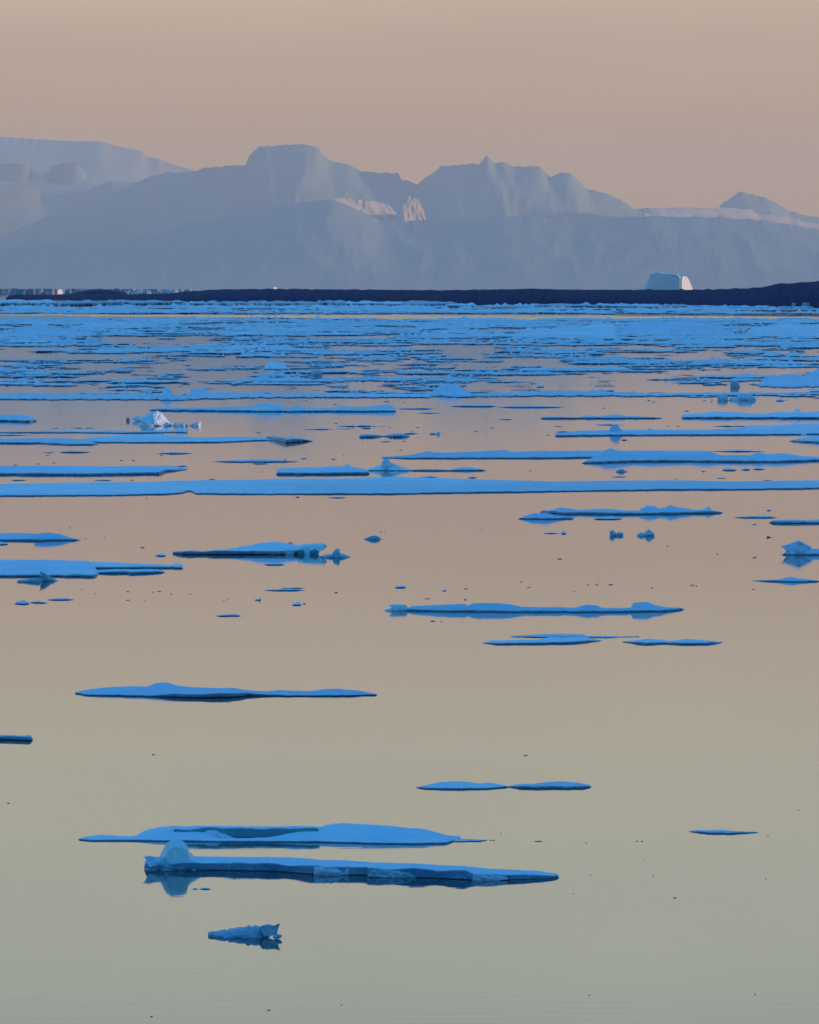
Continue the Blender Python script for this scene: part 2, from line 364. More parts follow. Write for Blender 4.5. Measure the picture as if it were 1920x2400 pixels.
range_('mountain_ridge', [(-500, 390), (-60, 384), (20, 379), (60, 381), (72, 392), (85, 430), (98, 440), (108, 405), (122, 385), (150, 375), (180, 376), (196, 392), (215, 440), (300, 520), (2400, 700)], 86500, MTN, 2500, seed=9.1, rug=.5)
range_('mountain_ice_cap', [(-500, 400), (0, 424), (60, 432), (110, 452), (190, 446), (260, 420), (330, 424), (450, 440), (560, 470), (700, 520), (2400, 700)], 84500, MTNS, 3000, seed=6.6, rug=.25)
def snowfield(pts, Y, lean):
    pts = tr(pts, C2) if pts[0][0] > 0 and pts[-1][1] != -1 else [(C1[0] + p[0] * C1[2], C1[1] + p[1] * C1[2]) for p in pts[:-1]]
    V = []; Fc = []; n = 40; x0, x1 = pts[0][0], pts[-1][0]; rows = 14
    for i in range(n + 1):
        x = x0 + (x1 - x0) * i / n; top = lerp(pts, x) + 3.0 * N(x * .12, Y) + 2.2 * N(x * .5, Y) + 7 * (1 - min(1, i / 6., (n - i) / 6.))
        for r in range(rows + 1):
            t = r / rows; y = top + (120) * t * (math.sin(math.pi * min(1, max(.0, i / n))) ** .4 if t > 0 else 1)
            Yv = Y + (Xat(x, Y) - Xat(x0, Y)) * lean - 900 * t + 90 * N(x * .15, t * 16, 3) + 50 * N(x * .4, t * 40, 5)
            V.append((Xat(x, Y), Yv, max(Zat(y, Y), -3)))
    for i in range(n):
        for r in range(rows): Fc.append((i*(rows+1)+r, (i+1)*(rows+1)+r, (i+1)*(rows+1)+r+1, i*(rows+1)+r+1))
    o = mesh('mountain_snowfield', V, Fc, [SNOWF], None, True); o['kind'] = 'structure'
SNOWF = land_mat('sun tinted snow', (.28, .30, .31), (.36, .36, .36), (.66, .60, .55), .45, .9, .004)  # peach sunlight mixed into the snow's base colour
snowfield([(1405, 322), (1450, 328), (1560, 340), (1640, 352), (1672, 385), (0, -1)], 73500, 1.2)
snowfield([(1700, 338), (1725, 322), (1760, 335), (1785, 372), (1795, 410), (0, -1)], 73000, 1.2)
snowfield([(975, 385), (1000, 366), (1060, 364), (1095, 372), (1140, 368), (1290, 372), (1320, 366), (1460, 378), (1475, 395), (1600, 400), (1700, 430), (1900, 440)], 78000, .5)
# low dark headland
LT = [(-200, 703), (15, 699), (22, 691.5), (60, 690.5), (120, 691), (170, 689), (250, 691), (330, 689), (400, 688), (430, 684), (480, 680), (520, 678), (620, 677), (700, 677), (760, 678), (900, 679), (1040, 680), (1100, 679), (1200, 677.5), (1240, 676), (1300, 678), (1400, 679), (1515, 679), (1524, 676.5), (1535, 679), (1590, 679), (1597, 676), (1606, 679), (1650, 678.5), (1660, 676.5), (1672, 678), (1710, 677), (1722, 674.5), (1735, 676), (1775, 674), (1800, 670), (1828, 663.5), (1850, 664), (1880, 661), (1910, 659), (1930, 657), (2100, 650), (2500, 630)]
LB = [(15, 701), (60, 702), (300, 704), (600, 705), (900, 706), (1060, 715), (1100, 716), (1300, 712), (1600, 717), (1920, 724), (2500, 730)]
V = []; Fc = []; n = 1150; rows = 12; x0, x1 = 14, 2500
for i in range(n + 1):
    x = x0 + (x1 - x0) * i / n
    yb = lerp(LB, x); top = lerp(LT, x) - .6 - 1.5 * N(x * .05) - 1.1 * N(x * .21, 3) - .7 * N(x * .7, 6)
    Y0 = Yat(yb); dep = 500 * min(1., (x - 8) / 90.)
    for r in range(rows + 1):
        t = r / rows; Yy = Y0 + dep * t
        s = min(1., t / .6); zr = Zat(top, Y0 + dep * .6)
        z = zr * (s ** .6) + zr * .16 * N(x * .09, t * 5, 2) * math.sin(math.pi * s)
        if t > .6: z = zr * (1 - (t - .6) / .4) ** .5
        z = min(z, Zat(top, Yy))
        if r in (0, rows): z = -1
        V.append((Xat(x, Yy), Yy, z))
m = rows + 1
for i in range(n):
    for r in range(rows): Fc.append((i*m+r, (i+1)*m+r, (i+1)*m+r+1, i*m+r+1))
hl = mesh('headland', V, Fc, [LAND], None, True); hl['kind'] = 'structure'

# unseen ridge added on the sun's side: shades the bay, notched for one beam
V = []; Fc = []; ny = 480; nx = 10
for i in range(ny + 1):
    y = -4000 + 13500 * i / ny if not (0) else 0
    for j in range(nx + 1):
        t = j / nx; x = 1600 + 1000 * t
        h = (230 + 40 * N(y * .001) + 14 * N(y * .006, 4)) * math.sin(math.pi * t) ** .8
        g = math.exp(-((y - (452 - .1015 * (x + 22))) / 34.) ** 6)
        h = h * (1 - g) + min(h, 48) * g
        e = min(1., (y + 4000) / 800., (9500 - y) / 900.); V.append((x + 60 * N(y * .002, 9), y, max(h, 0) * max(e, 0) - (1 if j in (0, nx) else 0)))
m = nx + 1
for i in range(ny):
    for j in range(nx): Fc.append((i*m+j, i*m+j+1, (i+1)*m+j+1, (i+1)*m+j))
hr = mesh('added_shade_ridge', V, Fc, [LAND], None, True); hr['kind'] = 'structure'

# ------------------------------------------------------------------ far bergs
def facet(name, label, pts, py_base, Y, mat, lit=None, cat='iceberg', depth=None, T=I):
    """pts: front silhouette (px,py); extruded with a chamfered back"""
    P = tr(pts, T); V = []; Fc = []
    xs = [p[0] for p in P]; wpx = max(xs) - min(xs); D = depth or wpx * Y / F * .8
    n = len(P)
    for (s, dy) in ((.93, 0.), (1., D * .3), (.9, D)):
        cx = sum(xs) / n
        for q, (x, y) in enumerate(P):
            z = Zat(y, Y); zb = Zat(py_base, Y)
            V.append((Xat(cx + (x - cx) * s, Y), Y + dy + D * .08 * N(q * 1.3, s * 3), max(-2, zb + (z - zb) * (1.0 if s == 1. else .96))))
    for r in range(2):
        for i in range(n):
            j = (i + 1) % n; Fc.append((r*n+i, r*n+j, (r+1)*n+j, (r+1)*n+i))
    Fc.append(tuple(range(n - 1, -1, -1))); Fc.append(tuple(2*n + i for i in range(n)))
    o = mesh(name, V, Fc, [mat], None, False, None, (Xat(sum(xs)/n, Y), Y, 0)); return tag(o, label, cat)
bm_root = facet('iceberg', 'large pale blue iceberg with sunlit right face beyond the dark headland', [(1510, 688), (1513, 672), (1522, 652), (1527, 641), (1545, 637), (1552, 640), (1590, 643), (1597, 650), (1597, 688)], 688, 11000, BERG)
o = facet('sunlit_face', '', [(1598, 688), (1597, 655), (1601, 646), (1612, 647), (1619, 655), (1628, 674), (1633, 688)], 688, 11005, WHITE, depth=60)  # paler ice than the rest of the berg, sunlight put into its colour
# the lit flank is turned to the low sun: slope its front plane back from left to right
for v in o.data.vertices:
    v.co.y += (v.co.x + 16) * 2.2
for k in ('label', 'category'):
    if k in o: del o[k]
o.location = Vector(o.location) - Vector(bm_root.location); o.parent = bm_root
facet('iceberg', 'low pale shelf of ice trailing off the left foot of the large iceberg', [(1480, 686), (1488, 678), (1500, 675.5), (1512, 676), (1514, 686)], 686, 11400, BERG)
for lab, x, y, wd in (('small sunlit iceberg standing like a post above the left end of the headland', 141, 678, 5), ('small round sunlit berg peeping over the headland right of the pale ice mirages', 645, 672.5, 5)):
    o = facet('iceberg', lab, [(x - wd, 700), (x - wd * 1.05, y + 4), (x - wd * .5, y), (x + wd * .4, y - .5), (x + wd, y + 4), (x + wd * 1.1, 700)], 700, 11800, WHITE)
    for v in o.data.vertices: v.co.y += v.co.x * 1.8
# mirage of pack ice over the headland's left end, built as solid cliffs
def cliff(label, x0, x1, yt, yb, Y, mat, sd):
    top = []; n = int((x1 - x0) / 6)
    for i in range(n + 1):
        x = x0 + (x1 - x0) * i / n; top.append((x, yt + 2.4 * N(x * .05, sd) + 1.2 * N(x * .3, sd)))
    V = []; Fc = []
    for x, y in top:
        for q, (dy, f) in enumerate(((0, 0), (2, .5), (3, 1), (60, 1.0), (90, 0))):
            z = Zat(y, Y) * f if f else -1.; V.append((Xat(x, Y), Y + dy + 12 * N(x * .12, f, sd), z))
    for i in range(len(top) - 1):
        for r in range(4): Fc.append((i*5+r, (i+1)*5+r, (i+1)*5+r+1, i*5+r+1))
    o = mesh('ice_mirage', V, Fc, [mat], None, False); return tag(o, label, 'ice mirage', 'pale ice mirages behind the headland')
cliff('hazy violet ice mirage at the far left edge above the headland tip', -60, 128, 676.5, 700, 12500, SHIMMER, 1.)
cliff('dull streaky ice mirage between the lit post berg and the dark hump', 152, 305, 677, 700, 12700, SHIMMER, 2.)
cliff('brighter blue ice mirage over the headland, left of centre', 306, 376, 677, 700, 12000, SHADEGREY, 3.)
cliff('pale blue ice mirage fading into the dark headland', 376, 452, 678, 700, 12300, SHADEGREY, 4.)
# dark low islet on top of them
lens_i = []
V = []; Fc = []; 
for i in range(61):
    x = 165 + 2.1 * i; t = i / 60; hgt = 10 * math.sin(math.pi * t) ** .5 + 1.5 * N(x * .2)
    for dy, f in ((0, 0), (40, .6), (90, 1), (200, 0)):
        V.append((Xat(x, 9500), 9500 + dy, (Zat(689 - hgt, 9500)) * f if f else -1.))
for i in range(60):
    for r in range(3): Fc.append((i*4+r, (i+1)*4+r, (i+1)*4+r+1, i*4+r+1))
il = mesh('islet', V, Fc, [LAND], None, True); il['kind'] = 'structure'

# ------------------------------------------------------------------ pack ice
OPEN = [(60, 1920, 738.5, 745), (0, 61, 812, 841), (61, 330, 827, 841), (245, 335, 789, 802), (425, 480, 787, 804), (14, 228, 907, 920), (398, 462, 909, 923), (248, 300, 877, 887),
        (480, 613, 838, 855), (480, 558, 869, 891), (786, 889, 811, 821), (494, 675, 907, 919), (820, 892, 895, 912), (613, 760, 838, 845), (1032, 1152, 807, 818),
        (1060, 1118, 821, 838), (1188, 1305, 838, 857), (1335, 1377, 877, 910), (1200, 1335, 880, 888), (1093, 1183, 902, 912), (1440, 1523, 826, 836), (1632, 1696, 821, 835),
        (1570, 1843, 868, 877), (1440, 1518, 877, 918), (1537, 1785, 904, 919), (1895, 1920, 816, 832), (1570, 1660, 833, 843), (1470, 1520, 809, 818), (360, 410, 860, 872), (700, 900, 787, 792)]
def blocked(x0, x1, y0, y1):
    for a, b, c, d in OPEN:
        ox = min(x1, b) - max(x0, a); oy = min(y1, d) - max(y0, c)
        if ox > 6 and oy > 1.0: return True
    return False
count = 0; tries = 0
BANDS = [(719, 736, 34, 160, 480, 4, 8), (745, 770, 46, 120, 420, 5, 10), (770, 800, 40, 110, 380, 5, 12), (800, 850, 44, 80, 340, 5, 11), (850, 900, 36, 70, 340, 4, 10), (900, 926, 12, 60, 260, 3, 8)]
bnames = ['against the shore ice behind the bright streak', 'just in front of the bright streak', 'in the upper middle of the pack',
          'among the grey leads of the middle pack', 'in the loose lower pack', 'near the front rim of the pack']
thirds = ['left third', 'middle third', 'right third']
def pack_shape(wa, wb, ya, yb, ha, hb, small):
    for _ in range(400):
        wd = rnd.uniform(wa, wb) * small; x0 = rnd.uniform(-wd * .6, 1920 - wd * .4); x1 = x0 + wd
        yf = rnd.uniform(ya, yb); vh = rnd.uniform(ha, hb) * (.8 + .2 * small)
        if blocked(x0, x1, yf - vh, yf): small = max(.35, small * .99); continue
        nn = rnd.randint(4, 8); top = [(x0, yf - .8)]
        for q in range(1, nn):
            x = x0 + wd * q / nn; top.append((x, yf - vh * rnd.uniform(.55, 1.15)))
            if rnd.random() < .3: top.append((x + wd * .02 + 2, yf - vh - rnd.uniform(1, 7))); top.append((x + wd * .05 + 5, yf - vh * rnd.uniform(.6, 1)))
        top.append((x1, yf - .8)); top.sort()
        wl = [(x0, yf - .6), (x0 + wd * .2, yf), (x0 + wd * .4, yf + rnd.uniform(-1, 1)), (x0 + wd * .7, yf + rnd.uniform(-1, 1)), (x1, yf - .6)]
        return top, wl, x0, x1
for bi, (ya, yb, nf, wa, wb, ha, hb) in enumerate(BANDS):
    for k in range(nf):
        g_ = pack_shape(wa, wb, ya, yb, ha, hb, 1.)
        if not g_: continue
        top, wl, x0, x1 = g_
        where = '%s, %s' % (bnames[bi], thirds[min(2, max(0, int((x0 + x1) / 2 / 640)))])
        floe('ragged blue floe ' + where, top, wl, hf=rnd.uniform(.3, .7), fb=rnd.uniform(1.8, 3.4), group='floes ' + where, parts=False, snow=PACKSNOW, step=3., K=4, jag=1.0, foot=.55, grit=int((x1 - x0) / 14))
# beyond the three hundred largest: the fine drift ice between them, one mass
V = []; Fc = []; mi = []
for (ya, yb, nf, wa, wb, ha, hb) in ((717, 737, 170, 60, 200, 3, 7), (745, 800, 420, 40, 200, 2.5, 6), (800, 850, 240, 30, 180, 2, 6), (850, 905, 160, 20, 160, 1.5, 5), (905, 932, 60, 15, 110, 1.5, 5)):
    for k in range(nf):
        g_ = pack_shape(wa, wb, ya, yb, ha, hb, 1.)
        if not g_: continue
        v, f_, m_ = sheet_parts(g_[0], g_[1], rnd.uniform(.4, .8), 2.0, rnd.uniform(0, 999), 3.5, 2, .8, foot=.6)
        gritted(v, f_, m_, int((g_[3] - g_[2]) / 16), 9, 1.0)
        o_ = len(V); V += v; Fc += [tuple(q + o_ for q in p) for p in f_]; mi += m_
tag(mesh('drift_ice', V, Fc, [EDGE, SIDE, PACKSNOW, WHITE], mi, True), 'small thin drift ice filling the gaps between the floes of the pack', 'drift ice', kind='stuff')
# shore rim: broken grey blue ice under the headland
x = -20
while x < 1870:
    wd = rnd.uniform(60, 170); yb = lerp([(0, 717), (500, 717), (900, 718), (1060, 722), (1400, 722), (1900, 726)], x)
    h = rnd.uniform(10, 15) if x < 1440 else rnd.uniform(6, 11)
    if 1060 < x < 1180: h *= .4
    top = [(x, yb - h * .6)] + [(x + wd * q / 9, yb - h * rnd.uniform(.75, 1.1)) for q in range(1, 9)] + [(x + wd, yb - h * .6)]
    where = 'along the shore of the headland, %s' % thirds[min(2, max(0, int((x + wd / 2) / 640)))]
    o = floe('grey stranded ice ' + where, top, [(x, yb), (x + wd * .5, yb + .6), (x + wd, yb)], hf=.75, fb=h * .55, group='stranded ice ' + where, parts=False, wall=SHADEGREY if rnd.random() < .7 else SIDE, snow=SHADEGREY if rnd.random() < .5 else PACKSNOW, step=2.5, K=3, jag=1.0, name='shore_ice', foot=.04, lip=.1)
    o['category'] = 'shore ice'
    x += wd * rnd.uniform(.75, .98) + (rnd.uniform(10, 40) if x > 1450 else 0)
for (a, b, t0, lab) in ((1855, 1866, 709, 'small upright grey ice slab against the headland, left of the pair at right edge'), (1880, 1898, 709, 'small square grey ice slab against the headland at the right edge')):
    block(lab, [(a, 724), (a + 1, t0 + 2), (a + 3, t0), (b - 1, t0 + 1), (b, 724)], 724, mat=SHADEGREY, depth=.6)

# front strips of the pack
FS = [('long flat floe closing the pack at the left edge, above the first open water', [(-60, 921), (60, 924), (200, 923), (330, 922), (480, 927), (560, 930)], [(-60, 937), (150, 937), (380, 937), (560, 934)]),
      ('long flat floe closing the pack left of centre behind the bumpy strip', [(520, 920), (640, 923), (800, 921), (900, 923), (1010, 924)], [(520, 933), (700, 932), (1010, 932)]),
      ('long flat floe closing the pack right of centre', [(980, 920), (1120, 922), (1300, 916), (1440, 919), (1500, 921)], [(980, 930), (1250, 929), (1500, 928)]),
      ('long flat floe closing the pack on the right above the round hummocks', [(1440, 919), (1560, 922), (1700, 919), (1800, 920), (1980, 918)], [(1440, 929), (1600, 929), (1980, 925)])]
for lab, tp, wl in FS: floe(lab, tp, wl, hf=.35, fb=2.2, snow=PACKSNOW, jag=1.6, step=2.5)
D3 = (0, 660, .2783); D4 = (480, 660, .2783); D5 = (960, 660, .2783); D6 = (1440, 640, .2783)
def hum(lab, pts, wlp, T, mat=None, **kw):
    if pts[-1][0] - pts[0][0] > 120:
        P = [(pts[0][0] - 30, wlp - 6)] + pts[1:-1] + [(pts[-1][0] + 30, wlp - 6)]
        o = floe(lab, P, [(P[0][0], wlp), (P[-1][0], wlp)], T, hf=.5 if pts[-1][0] - pts[0][0] > 350 else .75, fb=1.8, parts=False, snow=[SNOW3, PACKSNOW, SNOW2][len(lab) % 3], step=2., K=8, jag=2.2, name='ice_hummock', grit=30)
        o['category'] = 'ice hummock'; return
    mat = mat or RAMPART
    block(lab, pts, wlp, T, mat=mat, name='ice_hummock', cat='ice hummock', **kw)
hum('spiky upright ice hummock on the pack rim, left of the lit growler water', [(1370, 1000), (1365, 930), (1400, 880), (1425, 885), (1430, 940), (1480, 960), (1520, 975), (1560, 1000)], 1000, D3)
hum('rugged double horned ice hummock on the pack rim left of centre', [(-120, 985), (-110, 900), (-30, 905), (0, 895), (60, 945), (130, 920), (180, 945), (190, 920), (230, 960), (250, 985)], 985, D4)
hum('big rounded hummock with mirrored underside on the pack rim right of centre', [(200, 960), (215, 905), (260, 870), (350, 855), (410, 875), (450, 905), (520, 940), (540, 960)], 960, D5)
hum('square blue block standing in a grey lead left of centre', [(525, 740), (535, 680), (590, 672), (670, 685), (695, 715), (690, 740)], 740, D4)
hum('low broken hummock right of the square block', [(890, 790), (905, 745), (940, 735), (985, 750), (990, 790)], 790, D4)
hum('leaning hummock in the middle pack, upper left', [(740, 520), (745, 450), (790, 480), (830, 500), (870, 520)], 520, D3)
hum('wide raised ridge of blue ice in the upper left pack', [(60, 460), (150, 410), (250, 370), (330, 345), (420, 365), (560, 400), (760, 420), (880, 460)], 460, D3, depth=.5)
hum('small pointed hummock at the right end of the upper left ridge', [(800, 460), (830, 405), (850, 420), (890, 460)], 460, D3)
hum('heap of broken ice in the upper right pack', [(30, 520), (100, 440), (300, 420), (480, 430), (600, 450), (760, 450), (930, 470), (1000, 520)], 520, D6, depth=.4)
hum('knobbly ice heap in the centre right pack', [(880, 480), (950, 410), (1000, 385), (1150, 395), (1300, 380), (1500, 370), (1620, 330), (1640, 350), (1725, 370), (1725, 480)], 480, D5, depth=.4)
hum('broad heap of pale ice at the right of the pack', [(1100, 540), (1150, 470), (1300, 440), (1450, 420), (1600, 440), (1800, 420), (1800, 540)], 540, D6, depth=.4)
hum('tilted block in the lead of the right pack', [(975, 962), (980, 905), (1040, 905), (1060, 960)], 962, D6)
hum('large raised floe edge at the right picture edge above the open water', [(1250, 960), (1260, 880), (1380, 860), (1500, 850), (1600, 860), (1800, 790), (1800, 960)], 960, D6, depth=.5)
hum('small hump on the floe left of the long lead in the right pack', [(790, 750), (840, 720), (870, 712), (900, 735), (940, 750)], 750, D6)

# brash: uncountable small rubble on and between the floes
def rubble(name, label, cat, n, yr, sz, mats, sd, p_white=.3, avoid=True):
    rr = random.Random(sd); V = []; Fc = []; mi = []
    k = 0
    while k < n:
        x = rr.uniform(-10, 1930); y = yr[0] + (yr[1] - yr[0]) * rr.random() ** 1.1
        cl = N(x * .006, y * .05, sd)
        if cl < -.12 or (avoid and blocked(x - 8, x + 8, y - 2, y + 2)): continue
        k += 1
        Y = Yat(y); s = rr.uniform(*sz) * Y / F; asp = rr.uniform(1.2, 3.5) if rr.random() < .6 else rr.uniform(.6, 1.3)
        if rr.random() < .16: asp = rr.uniform(10, 45); s *= .8
        zb = rr.uniform(0, .8) * Y / F
        a = len(V); hx = s * asp; hy = s * rr.uniform(1, 4); hz = s * rr.uniform(.5, 1.6) if asp < 1.5 else s * .6
        X = Xat(x, Y)
        for (u, v_, q) in ((-1, -1, 0), (1, -1, 0), (1, 1, 0), (-1, 1, 0)):
            V.append((X + hx * u * rr.uniform(.7, 1.1), Y + hy * v_, -.02))
        for (u, v_) in ((-1, -1), (1, -1), (1, 1), (-1, 1)):
            V.append((X + hx * u * rr.uniform(.2, .8), Y + hy * v_ * .6, zb + hz * rr.uniform(.5, 1.2)))
        Fc += [(a, a+1, a+5, a+4), (a+1, a+2, a+6, a+5), (a+2, a+3, a+7, a+6), (a+3, a, a+4, a+7), (a+4, a+5, a+6, a+7)]
        mm = 0 if rr.random() < p_white else 1
        if asp > 3.6: mm = 2;  # long dark slabs painted in for cracks and shaded floe sides
        mi += [mm] * 5
    o = mesh(name, V, Fc, mats, mi); tag(o, label, cat, kind='stuff')
rubble('brash_ice', 'pale ice rubble with dark painted cracks and shaded sides strewn through the whole pack band', 'brash ice', 5200, (724, 930), (.35, 1.1), [WHITE, PACKSNOW, EDGE], 5)

# ------------------------------------------------------------------ floes on open water, far to near
A1 = (0, 920, .371); A2 = (640, 920, .371); A3 = (1280, 920, .371)
B1 = (0, 1180, .371); B2 = (640, 1180, .371); B3 = (1280, 1180, .371)
f = floe('long bumpy ice strip in front of the pack, right above the sunlit growler',
     tr([(945, 110), (1000, 95), (1250, 95), (1450, 92), (1600, 85), (1690, 60), (1722, 82)], A1) + tr([(0, 70), (50, 75), (70, 100), (130, 95), (150, 80), (190, 95), (250, 98), (380, 95), (420, 87), (530, 90), (600, 90), (700, 75), (760, 82), (778, 112)], A2),
     tr([(945, 114), (1725, 122)], A1) + tr([(10, 122), (780, 121)], A2), hf=.85, fb=3, wall=WALL, snow=PACKSNOW)
floe('blunt rough floe entering from the left edge under the pack', [(-60, 140), (0, 135), (50, 145), (100, 137), (200, 150), (232, 172)], [(-60, 182), (190, 186), (232, 182)], A1, hf=.8, fb=4.5, wall=WALL)
g = block('sunlit growler with a cream right face and blue left face beside open water', [(870, 212), (875, 195), (905, 170), (880, 160), (940, 128), (990, 113), (1022, 128), (1050, 160), (1072, 188), (1100, 195), (1100, 212)], 212, A1, mat=WHITE, name='growler', cat='growler', depth=1.2, rings=4, jit=.02)
for pts, wl_ in (([(830, 168), (845, 152), (880, 150), (900, 172), (890, 180)], 182), ([(1085, 212), (1100, 192), (1140, 196), (1160, 186), (1185, 198), (1190, 212)], 212), ([(1195, 210), (1215, 196), (1240, 190), (1262, 178), (1272, 190), (1268, 212)], 212)):
    block('', pts, wl_, A1, mat=WHITE, root=g, part='ice_lump')
block('tiny blue ice lump just left of the sunlit growler', [(798, 180), (798, 156), (818, 158), (820, 180)], 180, A1, mat=WALL)
floe('thin pink-flecked floe streak below the sunlit growler', [(-40, 247), (110, 245), (450, 238), (690, 240), (780, 241), (950, 245), (1060, 232), (1100, 240), (1180, 236)], [(-40, 255), (450, 254), (780, 258), (1190, 252)], A1, hf=.5, fb=2)
for x0, x1, t0, w0 in ((675, 705, 243, 254), (735, 780, 240, 253), (965, 1060, 236, 248), (1100, 1190, 228, 250), (1005, 1040, 258, 270), (1000, 1025, 283, 292)):
    block('sun-touched pinkish ice lump on the floe streaks under the growler', [(x0, w0), (x0 + 4, t0 + 4), ((x0 + x1) / 2, t0), (x1 - 3, t0 + 3), (x1, w0)], w0, A1, mat=WHITE, group='pink lit lumps under the growler', depth=1.4)
floe('flat floe from the left edge overlapping the streak below the growler', [(-60, 292), (0, 290), (380, 287), (540, 296), (625, 324)], [(-60, 322), (250, 322), (400, 330), (560, 332), (625, 326)], A1, hf=.4, fb=3)
floe('long low floe under the sunlit growler reaching to the dark arrow floe', [(530, 290), (600, 280), (740, 268), (980, 262), (1250, 285), (1430, 278), (1640, 282), (1725, 299)], [(530, 316), (900, 318), (1400, 316), (1600, 306), (1725, 303)], A1, hf=.35, fb=2.5)
f = floe('dark-sided arrow shaped floe left of centre pointing right', tr([(1680, 276), (1722, 272)], A1) + tr([(5, 278), (100, 283), (180, 290), (255, 306)], A2), tr([(1680, 292), (1722, 300)], A1) + tr([(80, 320), (180, 312), (255, 308)], A2), hf=.8, fb=9, lip=1.2)
G0 = 'small dark-edged floes scattered on the water under the pack'
for T, x0, x1, yt, yf, lab in (
    (A1, 370, 580, 367, 380, 'small spindle floe left of and above the wide left slab'), (A1, 985, 1220, 376, 387, 'thin spindle floe below the growler streaks'),
    (A1, 270, 345, 375, 381, 'hair-thin ice strip above the wide left slab'), (A1, 1112, 1190, 459, 467, 'short strip at the tip of the wide left slab'),
    (A1, 60, 170, 549, 556, 'short strip between wide left slab and the great floe, left'), (A1, 590, 710, 549, 556, 'short strip over the great floe, left of its notch'),
    (A1, 442, 645, 218, 225, 'thin strip left of the sunlit growler'), (A1, -40, 200, 264, 271, 'thin strip at the left edge under the pink streak'),
    (A1, 1340, 1890, 420, 440, 'long thin floe in mid water right of the wide left slab'), (A1, 1585, 1700, 443, 452, 'short dark strip under the long thin floe'),
    (A2, 395, 722, 202, 215, 'slim floe on open water above the twin bow-tie floe'), (A2, 550, 645, 218, 228, 'small strip under the slim floe'),
    (A2, 190, 390, 226, 234, 'thin strip to the left of the slim floe'), (A2, 390, 530, 225, 230, 'faint strip joining the slim floe from the left'),
    (A2, 815, 925, 251, 262, 'thin tail of ice right of the bow-tie floe'), (A2, 985, 1035, 251, 264, 'short floe beside the little glowing lump'),
    (A2, 785, 1027, 94, 105, 'thin floe right of the bumpy strip'), (A2, 910, 1066, 124, 131, 'hairline strip under the thin floe right of the bumpy strip'),
    (A2, 1118, 1422, 72, 90, 'flat floe under the pack, right of centre, first of two in line'), (A2, 1420, 1840, 80, 96, 'flat floe under the pack, right of centre, second of two in line'),
    (A2, 1415, 1520, 166, 171, 'hairline strip left of the humped floe'), (A2, 172, 216, 412, 419, 'dark chip left of the peaked floe, first'),
    (A2, 362, 402, 415, 422, 'dark chip above the peaked floe'), (A2, 925, 1040, 528, 536, 'thin strip on the far side of the great floe, centre'),
    (A2, 1225, 1292, 530, 541, 'short dark floe between peaked floe and great floe'), (A2, 672, 740, 305, 312, 'dark strip under the bow-tie floe'),
    (A2, 335, 470, 657, 666, 'thin dark strip just in front of the great floe'), (A2, 140, 172, 655, 662, 'dark chip just in front of the great floe'),
    (A3, 310, 505, 198, 206, 'thin strip above the tall-knobbed floe on the right'), (A3, 55, 175, 242, 250, 'thin strip at the left tip of the knobbed floe'),
    (A3, 1050, 1285, 206, 215, 'thin strip behind the knobbed floe, right'), (A3, 472, 517, 291, 303, 'little dark floe under the knobbed floe'),
    (A3, 982, 1008, 492, 501, 'dark chip between the ridged floe and the great floe'), (A3, 1108, 1208, 473, 494, 'first of three small floes in line at the right above the great floe'),
    (A3, 1228, 1295, 475, 490, 'second of three small floes in line at the right above the great floe'), (A3, 1300, 1388, 477, 487, 'third of three small floes in line at the right above the great floe'),
    (A3, 408, 515, 528, 535, 'thin strip above the great floe, right of centre'), (A3, 1075, 1142, 535, 542, 'short strip behind the great floe, right'),
    (A3, 1448, 1510, 36, 55, 'short blue floe right of the round hummocks'), (A3, 1675, 1800, 25, 36, 'thin strip under the pack at the right edge'),
    (A3, 868, 910, 112, 118, 'faint strip above the long rough floe at right'), (A3, 990, 1015, 46, 52, 'chip left of the round hummocks'),
    (A3, 1040, 1390, 364, 374, 'long hairline floe behind the ridged floe'),
    (B1, 90, 190, 610, 637, 'small lens floe low left, beneath the fin'), (B1, 185, 305, 616, 630, 'thin tail right of the small lens floe low left'),
    (B1, 293, 472, 596, 611, 'flat strip right of and above the small lens floe'), (B1, 980, 1052, 314, 334, 'tiny rounded floe left of the glassy ended floe'),
    (B1, 883, 917, 272, 281, 'dark chip above the tiny rounded floe'), (B1, 1355, 1530, 698, 713, 'dark strip on open water under the small floes'),
    (B1, 1663, 1930, 537, 552, 'thin streak floe below the star shaped chunk'), (B2, 40, 204, 530, 537, 'thin strip above the streak floe'),
    (B1, 1663, 1800, 372, 390, 'small wedge floe right below the glassy ended floe'), (B1, -60, 55, 236, 262, 'blunt little floe at the left edge under the mirrored lens'),
    (B2, 766, 846, 515, 534, 'small fish shaped floe in the middle'), (B2, 118, 182, 620, 645, 'tiny floe under the streak floe'), (B2, 184, 212, 629, 637, 'dark speck strip right of the tiny floe'),
    (B2, 1068, 1098, 545, 553, 'dark chip right of the fish shaped floe'), (B2, 1203, 1226, 601, 609, 'dark chip above the mirrored floe with the knob'),
    (B3, 295, 488, 80, 102, 'blue lens floe under the spiny floe'), (B3, 1185, 1468, 76, 92, 'thin floe right of the spiny floe'),
    (B3, 1297, 1335, 127, 134, 'short strip left of the rounded floe at the right edge'), (B3, 1390, 1425, 37, 46, 'chip above the thin floe on the right'),
    (B3, -20, 88, 183, 191, 'dark line of ice left of the tiny rounded lump'), (B3, 92, 130, 172, 194, 'tiny rounded lump floe left of the chunk pair'),
    (B3, 1300, 1334, 335, 344, 'dark chip left of the winged floe')):
    lens(lab, x0, x1, yt, yf, T, hf=.55, fb=2.2)
